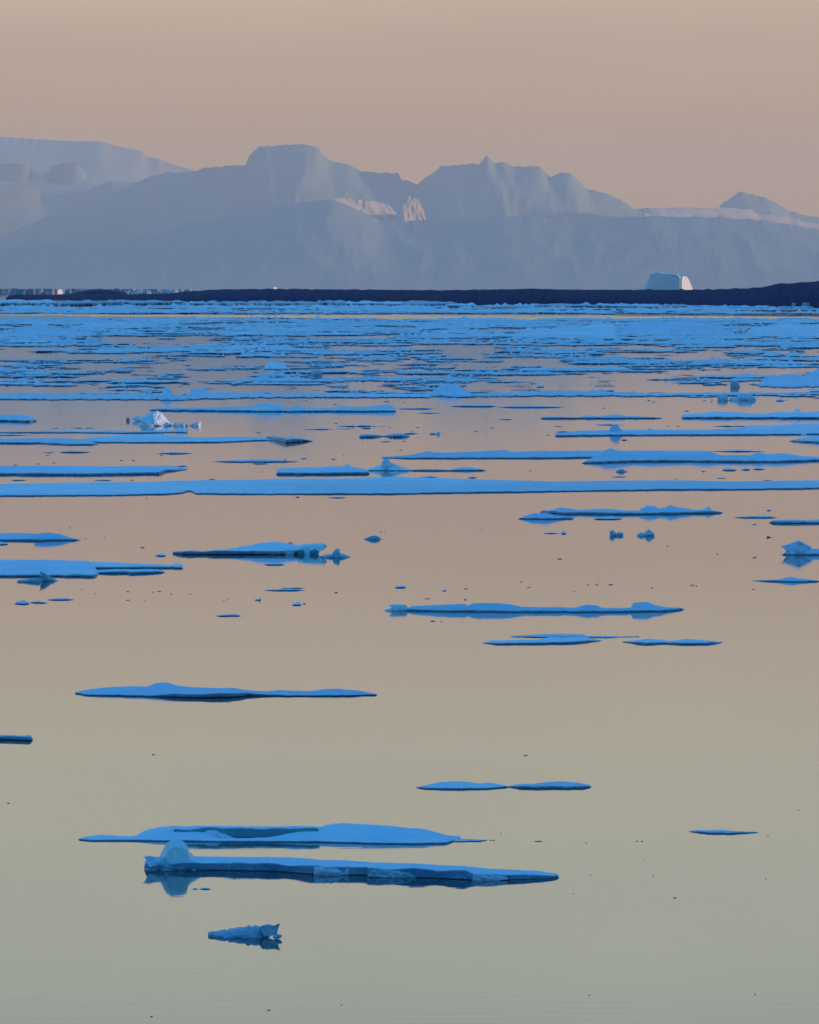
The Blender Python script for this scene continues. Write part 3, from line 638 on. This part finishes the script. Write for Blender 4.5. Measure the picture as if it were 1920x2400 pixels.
floe('bow-tie shaped twin floe on open water under the centre of the pack', [(545, 268), (560, 262), (640, 264), (700, 273), (720, 268), (770, 258), (820, 258), (868, 275)], [(545, 285), (640, 282), (700, 277), (740, 281), (820, 283), (868, 277)], A2, hf=.8, fb=5)
block('little glowing peach ice lump at the end of a thin floe, centre', [(1032, 265), (1034, 250), (1045, 245), (1055, 252), (1056, 265)], 265, A2, mat=WHITE, depth=1.2, name='growler', cat='growler')
floe('long sloping floe left of the ridged floe, right of centre', tr([(685, 408), (700, 405), (860, 395), (980, 370), (1080, 380), (1300, 370), (1470, 362), (1500, 375), (1722, 367)], A2) + tr([(5, 370), (350, 366), (700, 366), (1000, 368)], A3), tr([(685, 414), (900, 417), (1725, 416)], A2) + tr([(250, 413), (1000, 405)], A3), hf=.4, fb=3.)
f = floe('large ridged floe with a broad mirrored hump at the right', [(225, 445), (260, 425), (340, 392), (380, 360), (410, 350), (470, 368), (560, 390), (650, 372), (760, 378), (900, 392), (980, 375), (1030, 370), (1100, 395), (1290, 395), (1340, 375), (1400, 390), (1500, 382), (1600, 400), (1800, 408)], [(225, 448), (550, 438), (900, 436), (1150, 440), (1480, 440), (1800, 430)], A3, hf=.75, fb=4)
floe('left slab of the peaked floe group with one small knob', [(20, 500), (35, 478), (70, 476), (300, 470), (380, 465), (450, 466), (470, 448), (490, 466), (580, 482), (612, 500)], [(20, 519), (300, 519), (612, 515)], A2, hf=.55, fb=5)
f = floe('peaked floe with a rounded knob on top and mirrored below, centre', [(585, 490), (650, 467), (690, 450), (760, 445), (800, 465), (870, 485)], [(585, 494), (870, 495)], A2, hf=.9, fb=2)
block('', [(685, 494), (690, 425), (705, 415), (730, 418), (742, 440), (790, 465), (830, 494)], 494, A2, root=f, part='ice_knob', mat=PACKSNOW)
floe('slender tail floe right of the peaked floe', [(865, 488), (1000, 482), (1120, 489), (1160, 478), (1200, 470), (1250, 472), (1300, 482), (1350, 492)], [(865, 495), (1100, 496), (1350, 494)], A2, hf=.8, fb=3)
floe('low two-humped floe under the pack at the right', tr([(1692, 158), (1715, 152)], A2) + tr([(0, 150), (200, 156), (265, 142), (330, 152), (430, 137), (520, 146), (600, 150), (735, 160)], A3), tr([(1692, 166)], A2) + tr([(0, 166), (735, 164)], A3), hf=.8, fb=3)
floe('long rough floe with a square knob reaching the right edge', [(855, 150), (862, 138), (900, 135), (1085, 118), (1200, 125), (1360, 136), (1470, 118), (1560, 126), (1575, 104), (1600, 102), (1612, 126), (1700, 118), (1820, 112)], [(855, 163), (1200, 163), (1820, 165)], A3, hf=.75, fb=3.5, wall=WALL)
f = floe('long floe with one tall rounded knob and pale flecks at the right', [(55, 264), (60, 258), (200, 242), (400, 236), (480, 234), (700, 235), (1000, 235), (1200, 225), (1300, 208), (1450, 205), (1820, 190)], [(55, 276), (500, 272), (1050, 270), (1600, 267), (1820, 262)], A3, hf=.5, fb=3.)
block('', [(395, 262), (405, 222), (430, 202), (455, 204), (475, 232), (495, 262)], 262, A3, root=f, part='ice_knob', mat=PACKSNOW)
for x0, x1, t0, w0 in ((640, 695, 250, 264), (720, 735, 236, 246), (820, 858, 234, 248), (970, 985, 232, 243), (1455, 1535, 215, 240), (1612, 1650, 260, 270), (590, 620, 255, 263), (745, 760, 238, 246)):
    block('', [(x0, w0), (x0 + 3, t0 + 4), ((x0 + x1) / 2, t0), (x1 - 3, t0 + 5), (x1, w0)], w0, A3, root=f, part='broken_ice_lump', mat=WHITE, depth=1.3)
floe('wedge floe at the right edge under the pale flecked floe', [(1535, 305), (1600, 290), (1700, 272), (1820, 262)], [(1535, 308), (1600, 313), (1820, 322)], A3, hf=.7, fb=3)
block('left rounded hummock of the pair floating at the right under the pack', [(1083, 50), (1085, 25), (1105, 15), (1140, 18), (1152, 35), (1148, 50)], 50, A3, mat=PACKSNOW, name='growler', cat='growler')
block('right and taller rounded hummock of the pair under the pack', [(1150, 50), (1165, 32), (1205, 28), (1215, 10), (1235, 6), (1290, 8), (1320, 30), (1332, 50)], 50, A3, mat=PACKSNOW, name='growler', cat='growler')
block('small pointed ice lump above the great floe right of centre', [(438, 500), (450, 490), (470, 482), (490, 484), (500, 494), (522, 500)], 502, A3, mat=WALL)
floe('wide left slab with a dark undercut front and broken tip', [(-60, 464), (0, 463), (400, 462), (760, 467), (830, 462), (1100, 464), (1185, 478)], [(-60, 520), (120, 521), (520, 523), (800, 519), (1010, 515), (1050, 500), (1187, 487)], A1, hf=.3, fb=5)
f = floe('great flat floe spanning the whole picture from edge to edge', tr([(-100, 578), (0, 577), (450, 568), (900, 565), (1080, 557), (1722, 547)], A1) + tr([(5, 545), (500, 542), (700, 532), (960, 536), (1200, 546), (1600, 557), (1722, 559)], A2) + tr([(5, 562), (400, 556), (900, 555), (1200, 562), (1500, 556), (1840, 552)], A3),
     tr([(-100, 656), (0, 655), (400, 653), (800, 650), (1080, 643), (1150, 636), (1195, 622), (1215, 628), (1240, 641), (1722, 645)], A1) + tr([(5, 643), (750, 643), (1100, 636), (1722, 628)], A2) + tr([(5, 627), (300, 622), (800, 615), (1200, 615), (1500, 610), (1840, 605)], A3), hf=.14, fb=2.6, step=2.2, K=9, jag=.6)

# y 1180-1460
floe('spiny floe with one rounded boulder, right, above the lone chunks', tr([(1690, 48), (1715, 42)], B2) + tr([(0, 48), (50, 36), (100, 25), (160, 32), (200, 42), (380, 33), (500, 43), (590, 45), (600, 30), (640, 14), (690, 17), (705, 30), (760, 26), (775, 10), (790, 10), (830, 25), (880, 30), (920, 38), (980, 40), (1010, 30), (1022, 20), (1035, 22), (1050, 45), (1117, 54)], B3), tr([(1690, 56)], B2) + tr([(0, 62), (150, 67), (600, 70), (900, 66), (1117, 60)], B3), hf=.85, fb=5)
floe('pointed floe lying in front of the left end of the spiny floe', tr([(1545, 97), (1590, 80), (1640, 63), (1715, 58)], B2) + tr([(60, 74), (160, 88), (178, 96)], B3), tr([(1545, 98), (1715, 100)], B2) + tr([(178, 98)], B3), hf=.9, fb=3)
floe('rounded floe running off the right edge', [(1410, 118), (1432, 106), (1550, 101), (1640, 106), (1800, 99)], [(1410, 124), (1500, 127), (1800, 126)], B3, hf=.75, fb=5)
block('left chunk of a lone pair, shaped like a broken tooth', [(404, 204), (404, 172), (425, 168), (438, 186), (468, 180), (488, 187), (486, 204)], 204, B3, mat=WALL, name='growler', cat='growler')
block('right chunk of a lone pair, domed with a peak', [(572, 206), (578, 192), (602, 182), (622, 188), (634, 172), (652, 162), (668, 175), (685, 190), (684, 206)], 206, B3, mat=WALL, name='growler', cat='growler')
block('tiny forked ice bit on open water at the right', [(1392, 214), (1400, 202), (1408, 208), (1425, 212), (1425, 215)], 215, B3, mat=CHIP)
f = floe('winged floe entering from the right edge with a mirrored peak', [(1490, 321), (1530, 300), (1640, 285), (1800, 288)], [(1490, 325), (1800, 326)], B3, hf=.9, fb=4, snow=SNOW)
block('', [(1484, 264), (1510, 262), (1545, 252), (1595, 234), (1635, 250), (1668, 270), (1700, 300), (1720, 325), (1500, 325), (1525, 302), (1508, 282)], 325, B3, root=f, part='ice_peak', mat=SNOW, depth=.5)
floe('spindle floe with a small peak near the right edge', [(1300, 487), (1380, 484), (1480, 478), (1520, 468), (1555, 464), (1600, 474), (1660, 480), (1735, 490)], [(1300, 489), (1450, 494), (1600, 497), (1735, 494)], B3, hf=.85, fb=3)
floe('mirrored lens floe at the left edge', [(-80, 190), (0, 187), (150, 186), (230, 192), (300, 183), (370, 190), (440, 213), (510, 231)], [(-80, 236), (200, 237), (510, 233)], B1, hf=lambda x: .35 if x < 80 else .9, fb=4)
floe('big snowy left floe with pieces broken along its front', [(-80, 352), (0, 352), (300, 356), (560, 362), (600, 400), (622, 440)], [(-80, 464), (100, 462), (400, 462), (590, 464), (622, 452)], B1, hf=.28, fb=5)
floe('long pale tail behind the big snowy left floe', [(520, 362), (700, 371), (900, 381), (1080, 388), (1100, 382), (1148, 383), (1156, 400)], [(520, 410), (800, 410), (1080, 408), (1120, 412), (1156, 412)], B1, hf=.45, fb=4)
floe('narrow middle strip in front of the pale tail', [(580, 425), (700, 418), (900, 416), (1000, 417), (1042, 430)], [(580, 444), (800, 441), (830, 445), (1042, 438)], B1, hf=.5, fb=5, wall=WALL)
block('upright dark fin of ice in front of the big left floe', [(235, 490), (262, 462), (252, 426), (290, 445), (335, 472), (376, 490)], 491, B1, mat=ice_mat('grey green clear ice', (.20, .42, .46), (.13, .32, .38), (.28, .5, .52), .3, 2.), name='ice_fin', cat='ice fin', depth=.5)
block('low dark lump left of the fin', [(105, 496), (115, 484), (150, 482), (200, 474), (250, 470), (260, 496)], 497, B1, mat=WALL)
f = floe('sloping floe with dark underside and glassy right end', tr([(1090, 305), (1180, 296), (1300, 300), (1420, 290), (1560, 268), (1640, 250), (1722, 242)], B1) + tr([(10, 243), (50, 246), (160, 262), (170, 290)], B2), tr([(1090, 318), (1150, 324), (1722, 324)], B1) + tr([(170, 322)], B2), hf=.85, fb=9, lip=.9)
block('', [(140, 322), (135, 290), (160, 262), (250, 250), (300, 250), (335, 254), (340, 268), (318, 284), (282, 290), (288, 322)], 322, B2, root=f, part='glassy_ice_end', mat=GLASS, plabel='pale turquoise glassy end of the floe')
for x0, x1, m_ in ((-40, 60, GLASS), (70, 135, WALL), (150, 200, TEAL), (232, 285, TEAL)):
    block('', [(x0, 322), (x0 + 4, 296), ((x0 + x1) / 2, 290), (x1 - 4, 294), (x1, 322)], 323, B2, root=f, part='ice_lump', mat=m_, depth=.6)
block('star shaped spiky chunk right of the glassy ended floe', [(285, 338), (330, 322), (372, 318), (392, 288), (412, 281), (422, 292), (414, 312), (440, 318), (470, 330), (505, 342)], 342, B2, mat=WALL, name='growler', cat='growler', depth=.8)
block('small domed chunk with a pointed tip in mid water', [(566, 227), (600, 213), (620, 203), (650, 203), (672, 210), (680, 222), (707, 228)], 228, B2, mat=WALL, name='growler', cat='growler')
block('tiny ice bit with an upright spike under the streak floe', [(1604, 612), (1620, 604), (1638, 606), (1646, 596), (1649, 612)], 613, B1, mat=WALL)
E = (880, 1390, .487)
f = floe('long mirrored floe with a winged left end and a round knob at right', [(150, 74), (180, 62), (290, 57), (430, 52), (445, 60), (470, 49), (550, 47), (640, 52), (700, 65), (780, 68), (890, 68), (960, 70), (1020, 55), (1070, 60), (1090, 72), (1230, 71), (1240, 47), (1310, 42), (1350, 58), (1400, 68), (1470, 70), (1487, 78)],
     [(150, 85), (300, 89), (700, 92), (1200, 92), (1400, 88), (1487, 80)], E, hf=.9, fb=4)
block('', [(34, 86), (55, 76), (80, 72), (68, 56), (90, 53), (148, 56), (158, 70), (156, 86)], 86, E, root=f, part='winged_ice_end', mat=GLASS, depth=.5)
floe('rear thin leaf of the layered floe in the middle right', [(650, 207), (750, 200), (860, 196), (1000, 199), (1020, 206), (1275, 208)], [(650, 211), (800, 214), (1100, 215), (1277, 211)], E, hf=.4, fb=2)
floe('front leaf of the layered floe in the middle right', [(513, 239), (560, 228), (780, 224), (830, 213), (1000, 212), (1092, 226)], [(513, 242), (600, 248), (950, 242), (1092, 229)], E, hf=.35, fb=4)
floe('right leaf shaped floe beside the layered floe', [(1188, 232), (1250, 229), (1310, 219), (1420, 230), (1500, 220), (1600, 228), (1672, 236)], [(1188, 236), (1300, 247), (1400, 243), (1500, 248), (1600, 246), (1672, 239)], E, hf=.5, fb=4)
G = (160, 1580, .429)
f = floe('long humped floe with a dark hollow beneath its front, lower left', [(36, 99), (100, 85), (200, 72), (350, 66), (430, 68), (490, 46), (550, 46), (600, 65), (700, 73), (800, 77), (900, 75), (960, 84), (1000, 90), (1100, 92), (1150, 87), (1300, 93), (1350, 90), (1400, 81), (1480, 80), (1600, 92), (1688, 108)],
     [(36, 108), (120, 118), (350, 121), (520, 126), (700, 131), (900, 128), (980, 120), (1100, 120), (1300, 122), (1500, 121), (1688, 116)], G, hf=.62, fb=lambda x: 3 + 7 * math.exp(-((x - 490) / 110.) ** 4), lip=.9, step=1.6, K=10)
K_ = (0, 1700, .2319)
floe('blunt stub of ice poking in from the left edge, lower part', [(-300, 98), (0, 99), (80, 106), (150, 102), (240, 108), (300, 96), (318, 110), (332, 135)], [(-300, 155), (60, 148), (200, 152), (300, 156), (332, 150)], K_, hf=.8, fb=8, wall=WALL, lip=.5)
L = (940, 1800, .2899)
floe('left lobe of the twin leaf floe in the lower right', [(118, 158), (200, 138), (320, 113), (450, 105), (560, 114), (630, 125), (700, 117), (780, 128), (880, 150)], [(118, 161), (200, 170), (500, 174), (700, 170), (880, 156)], L, hf=.6, fb=3, step=1.6)
floe('right lobe of the twin leaf floe in the lower right', [(850, 150), (930, 133), (1070, 127), (1200, 112), (1300, 107), (1420, 118), (1520, 135), (1540, 145)], [(850, 154), (950, 162), (1080, 167), (1230, 163), (1350, 167), (1540, 157)], L, hf=.5, fb=5, step=1.6)
M = (1300, 1900, .3594)
floe('single slim blue sliver alone at the lower right', [(873, 134), (930, 127), (1090, 127), (1210, 134), (1260, 137), (1332, 141)], [(873, 137), (1000, 149), (1120, 152), (1250, 148), (1332, 145)], M, hf=.5, fb=3, step=1.5)

# lower left: basin floe
S5 = (160, 1900, .3478); S6 = (740, 1900, .3478)
f = floe('large two-humped floe holding a dark teal melt basin, lower left',
     tr([(62, 195), (110, 176), (220, 162), (400, 173), (460, 166), (520, 132), (600, 112), (720, 101), (820, 108), (880, 125), (940, 158), (1010, 184), (1100, 188), (1200, 186), (1350, 180), (1500, 152), (1665, 120)], S5) + tr([(60, 100), (110, 88), (180, 83), (300, 90), (480, 100), (640, 118), (700, 120), (760, 130), (850, 156), (900, 168), (976, 172)], S6),
     tr([(62, 197), (150, 204), (400, 204), (700, 207), (1000, 211), (1665, 213)], S5) + tr([(200, 218), (400, 224), (700, 226), (880, 222), (976, 190)], S6),
     hf=.62, fb=3, step=1.5, K=14, jag=.5)
r5 = floe('', [(700, 112), (860, 104), (1050, 104), (1200, 107), (1400, 108), (1560, 104), (1700, 110)], [(700, 186), (1100, 186), (1700, 186)], S5, hf=.95, fb=24, wall=TEAL, lip=-.15, root=f, step=2, jag=.3)
for ch in f.children[-2:]: ch.name = 'basin_rim' if ch.name.startswith('snow') else 'basin_wall'
block('', [(850, 190), (880, 140), (930, 124), (1000, 126), (1080, 155), (1120, 172), (1150, 182), (1150, 190)], 190, S5, root=f, part='snow_lobe', mat=SNOW, depth=.7, rings=8)
floe('thin flat tongue of ice at the right foot of the basin floe', [(840, 190), (960, 188), (1100, 195), (1160, 199)], [(840, 206), (1000, 210), (1100, 207), (1160, 202)], S6, hf=.5, fb=2)

# foreground slab with the pale block
f = floe('foreground slab floe with a pale angular block standing on its left end',
     tr([(512, 345), (560, 325), (620, 310), (860, 309), (1100, 312), (1500, 315), (1665, 328)], S5) + tr([(0, 331), (200, 336), (400, 350), (650, 357), (1050, 379), (1180, 392), (1500, 406), (1560, 416), (1630, 424), (1640, 440)], S6),
     tr([(512, 395), (600, 402), (1000, 403), (1400, 410), (1640, 430)], S5) + tr([(0, 432), (340, 436), (360, 444), (800, 456), (1040, 468), (1060, 470), (1290, 468), (1350, 464), (1600, 458), (1640, 452)], S6),
     hf=.68, fb=lambda x: lerp([(337, 14), (500, 17), (700, 18), (868, 19), (1090, 20), (1110, 14), (1250, 10), (1310, 5)], x), wall=ice_mat('slab side ice', (.24, .48, .66), (.10, .30, .50), (.36, .58, .72), .45, .9, .9, .08), lip=.2, foot=.10, step=1.4, K=12, jag=.6)
block('', [(560, 402), (590, 345), (622, 300), (636, 268), (662, 222), (694, 197), (766, 199), (800, 226), (808, 268), (812, 276), (850, 305), (900, 330), (960, 345), (1010, 372), (1010, 402)], 402, S5, root=f, part='angular_ice_block', mat=GLASS, plabel='pale angular block standing on the slab', depth=.45, rings=4, jit=.015, yoff=4, knob=.45)
SEG = ice_mat('pale cut ice face', (.60, .78, .88), (.48, .68, .82), (.66, .82, .9), .45, 1.5)
block('', [(1655, 431), (1658, 384), (1720, 376), (1850, 384), (1960, 402), (1990, 414), (1960, 434)], 434, S5, root=f, part='broken_ice_face', mat=SEG, depth=.12)
block('', [(1056, 471), (1058, 434), (1120, 428), (1220, 432), (1290, 446), (1300, 462), (1240, 471)], 471, S6, root=f, part='broken_ice_face', mat=SEG, depth=.12)
block('', [(350, 442), (358, 402), (420, 396), (520, 404), (640, 420), (700, 440), (690, 452), (500, 448)], 452, S6, root=f, part='ice_face', mat=WALL, depth=.1)
block('', [(512, 402), (515, 388), (560, 352), (640, 330), (740, 338), (860, 350), (900, 380), (960, 402)], 402, S5, root=f, part='ice_foot', mat=WALL, depth=.5, rings=6)
block('', [(504, 310), (560, 308), (640, 312), (650, 345), (580, 338), (530, 325)], 402, S5, root=f, part='ice_tip', mat=SNOW, depth=.4)
lens('pair of dark slivers below the pale block of the foreground slab, right one', 880, 965, 518, 531, S5, hf=.5, fb=2)
lens('pair of dark slivers below the pale block of the foreground slab, left one', 832, 876, 520, 530, S5, hf=.5, fb=2)

# nearest chunk
Q = (460, 2140, .1391)
c0 = block('nearest ragged chunk of ice with a horn pointing right, lower left', [(200, 415), (198, 325), (240, 315), (262, 342), (300, 318), (380, 302), (450, 288), (540, 296), (548, 262), (610, 270), (680, 250), (770, 242), (850, 246), (885, 205), (930, 238), (1000, 206), (1060, 228), (1110, 222), (1170, 250), (1215, 305), (1250, 365), (1275, 415)], 415, Q, mat=ice_mat('ragged blue ice', (.34, .56, .72), (.20, .42, .62), (.50, .70, .82), .5, 5., 1.0, .03), name='growler', cat='growler', depth=.9, rings=10, jit=.05, knob=.6)
block('', [(1050, 290), (1105, 212), (1200, 190), (1290, 204), (1360, 200), (1400, 185), (1425, 192), (1385, 240), (1300, 272), (1215, 302)], 415, Q, root=c0, part='ice_horn', mat=WALL, depth=.2, yoff=2)
block('', [(1272, 410), (1305, 395), (1308, 335), (1350, 345), (1400, 362), (1445, 368), (1448, 395), (1400, 412), (1350, 445)], 446, Q, root=c0, part='ice_knob', mat=WALL, depth=.4)

# ------------------------------------------------------------------ floating chips
def chips(pts, lab, grp, T):
    for (x, y, wd) in pts:
        px = T[0] + x * T[2]; py = T[1] + y * T[2]; wp = max(wd * T[2], 2.2); Y = Yat(py + 1); k = Y / F
        hx = wp * k / 2; hz = rnd.uniform(.9, 1.5) * k; hy = hx * rnd.uniform(.6, 1.2)
        V = []; n = 7
        for lv, (s, z) in enumerate(((.9, -.3 * hz), (1., .25 * hz), (.55, hz))):
            for q in range(n):
                a = 2 * math.pi * q / n; rr = s * rnd.uniform(.75, 1.1); V.append((hx * rr * math.cos(a), hy * rr * math.sin(a), z * rnd.uniform(.8, 1.15)))
        Fc = [(l*n+q, l*n+(q+1) % n, (l+1)*n+(q+1) % n, (l+1)*n+q) for l in range(2) for q in range(n)] + [tuple(2*n+q for q in range(n))]
        o = mesh('ice_chip', [(v[0] + Xat(px, Y), v[1] + Y, v[2]) for v in V], Fc, [CHIP], None, False, None, (Xat(px, Y), Y, 0))
        tag(o, lab, 'ice chip', grp)
chips([(1180, 198, 16), (1200, 198, 22), (1502, 205, 58), (1250, 152, 10)], 'dark ice chip trailing off the right end of the basin floe', 'chips beside the basin floe', S6)
chips([(205, 210, 12), (540, 197, 18), (570, 198, 16), (582, 317, 8), (236, 418, 14), (643, 424, 8), (120, 539, 10), (785, 567, 28), (1392, 165, 10), (1380, 443, 14)], 'tiny dark ice chip on the open water around the lone slim sliver', 'chips at the lower right', M)
chips([(1552, 293, 42), (85, 785, 34)], 'tiny dark ice chip alone on the open water near the blunt left stub', 'chips at the lower left', K_)
chips([(1232, 1770, 12), (1382, 2332, 5), (355, 2382, 8), (630, 2367, 10), (1872, 1898, 4), (800, 2355, 4), (1770, 2330, 4)], 'tiny dark ice chip on the empty water at the bottom or middle right', 'single chips on empty water', I)
chips([(440, 147, 12), (537, 218, 8), (660, 216, 8), (600, 567, 14), (808, 554, 20), (965, 558, 16), (1007, 553, 32), (1082, 571, 10), (1202, 571, 10), (808, 609, 28), (515, 543, 10), (915, 612, 8), (1415, 610, 10), (1443, 602, 12)], 'tiny dark ice chip on the water around the fin and the glassy ended floe', 'chips on the left of the middle water', B1)
chips([(680, 178, 14), (706, 178, 6), (1320, 164, 10), (398, 561, 26), (975, 600, 40), (1218, 537, 36), (1570, 494, 18), (1615, 527, 26), (65, 248, 14), (112, 247, 36), (1010, 742, 36), (1064, 746, 26), (1193, 745, 8)], 'tiny dark ice chip on the centre water above the winged mirrored floe', 'chips in the centre of the middle water', B2)
chips([(1222, 37, 6), (767, 268, 14), (460, 354, 6), (1082, 318, 20), (267, 511, 12), (320, 511, 28), (333, 487, 8), (408, 511, 36), (668, 532, 14), (177, 552, 16), (925, 515, 30), (950, 520, 14), (85, 349, 34), (1310, 540, 16)], 'tiny dark ice chip on the water between the chunk pair and the right edge', 'chips on the right of the middle water', B3)
chips([(355, 223, 46), (412, 223, 6), (378, 132, 6), (657, 123, 6), (300, 394, 26), (765, 427, 24), (843, 427, 18), (97, 455, 20), (240, 449, 30), (340, 443, 22), (1020, 396, 20), (1203, 408, 6), (835, 552, 24), (1340, 547, 40), (1632, 251, 34), (1655, 500, 6), (925, 663, 14)], 'small dark ice chip on the water left under the pack', 'chips under the pack on the left', A1)
chips([(210, 48, 12), (392, 73, 24), (715, 55, 44), (830, 60, 10), (906, 57, 10), (398, 192, 24), (738, 219, 16), (915, 219, 24), (880, 243, 10), (1282, 242, 24), (1385, 222, 36), (1212, 318, 6), (445, 393, 10), (78, 423, 10), (565, 309, 8), (735, 309, 14), (828, 307, 12), (1625, 492, 26), (1618, 550, 8), (808, 361, 24), (15, 470, 10)], 'small dark ice chip on the water under the centre of the pack', 'chips under the pack in the centre', A2)
chips([(650, 48, 30), (680, 58, 24), (1050, 45, 16), (1045, 58, 10), (365, 96, 20), (75, 212, 60), (768, 210, 14), (832, 210, 24), (655, 229, 34), (10, 268, 14), (820, 545, 18), (592, 551, 8), (1395, 553, 60), (1520, 46, 16), (530, 311, 6), (1428, 303, 6)], 'small dark ice chip on the water right under the pack', 'chips under the pack on the right', A3)

# ------------------------------------------------------------------ the air
mh = bpy.data.materials.new('evening haze'); mh.use_nodes = True; t = mh.node_tree; t.nodes.clear()
mo = t.nodes.new('ShaderNodeOutputMaterial'); pv = t.nodes.new('ShaderNodeVolumePrincipled')
pv.inputs['Color'].default_value = (1.0, 1.0, .87, 1); pv.inputs['Density'].default_value = 1.1e-5
t.links.new(pv.outputs[0], mo.inputs['Volume'])
x, y0, y1, zb, zt = 17000, -4500, 100000, -8, 2850
V = [(-x, y0, zb), (x, y0, zb), (x, y1, zb), (-x, y1, zb), (-x, y0, zt), (x, y0, zt), (x, y1, zt), (-x, y1, zt)]
hz = mesh('haze', V, [(0, 3, 2, 1), (4, 5, 6, 7), (0, 1, 5, 4), (1, 2, 6, 5), (2, 3, 7, 6), (3, 0, 4, 7)], [mh])
tag(hz, 'thin blue evening haze in front of the far mountains', 'haze', kind='stuff')
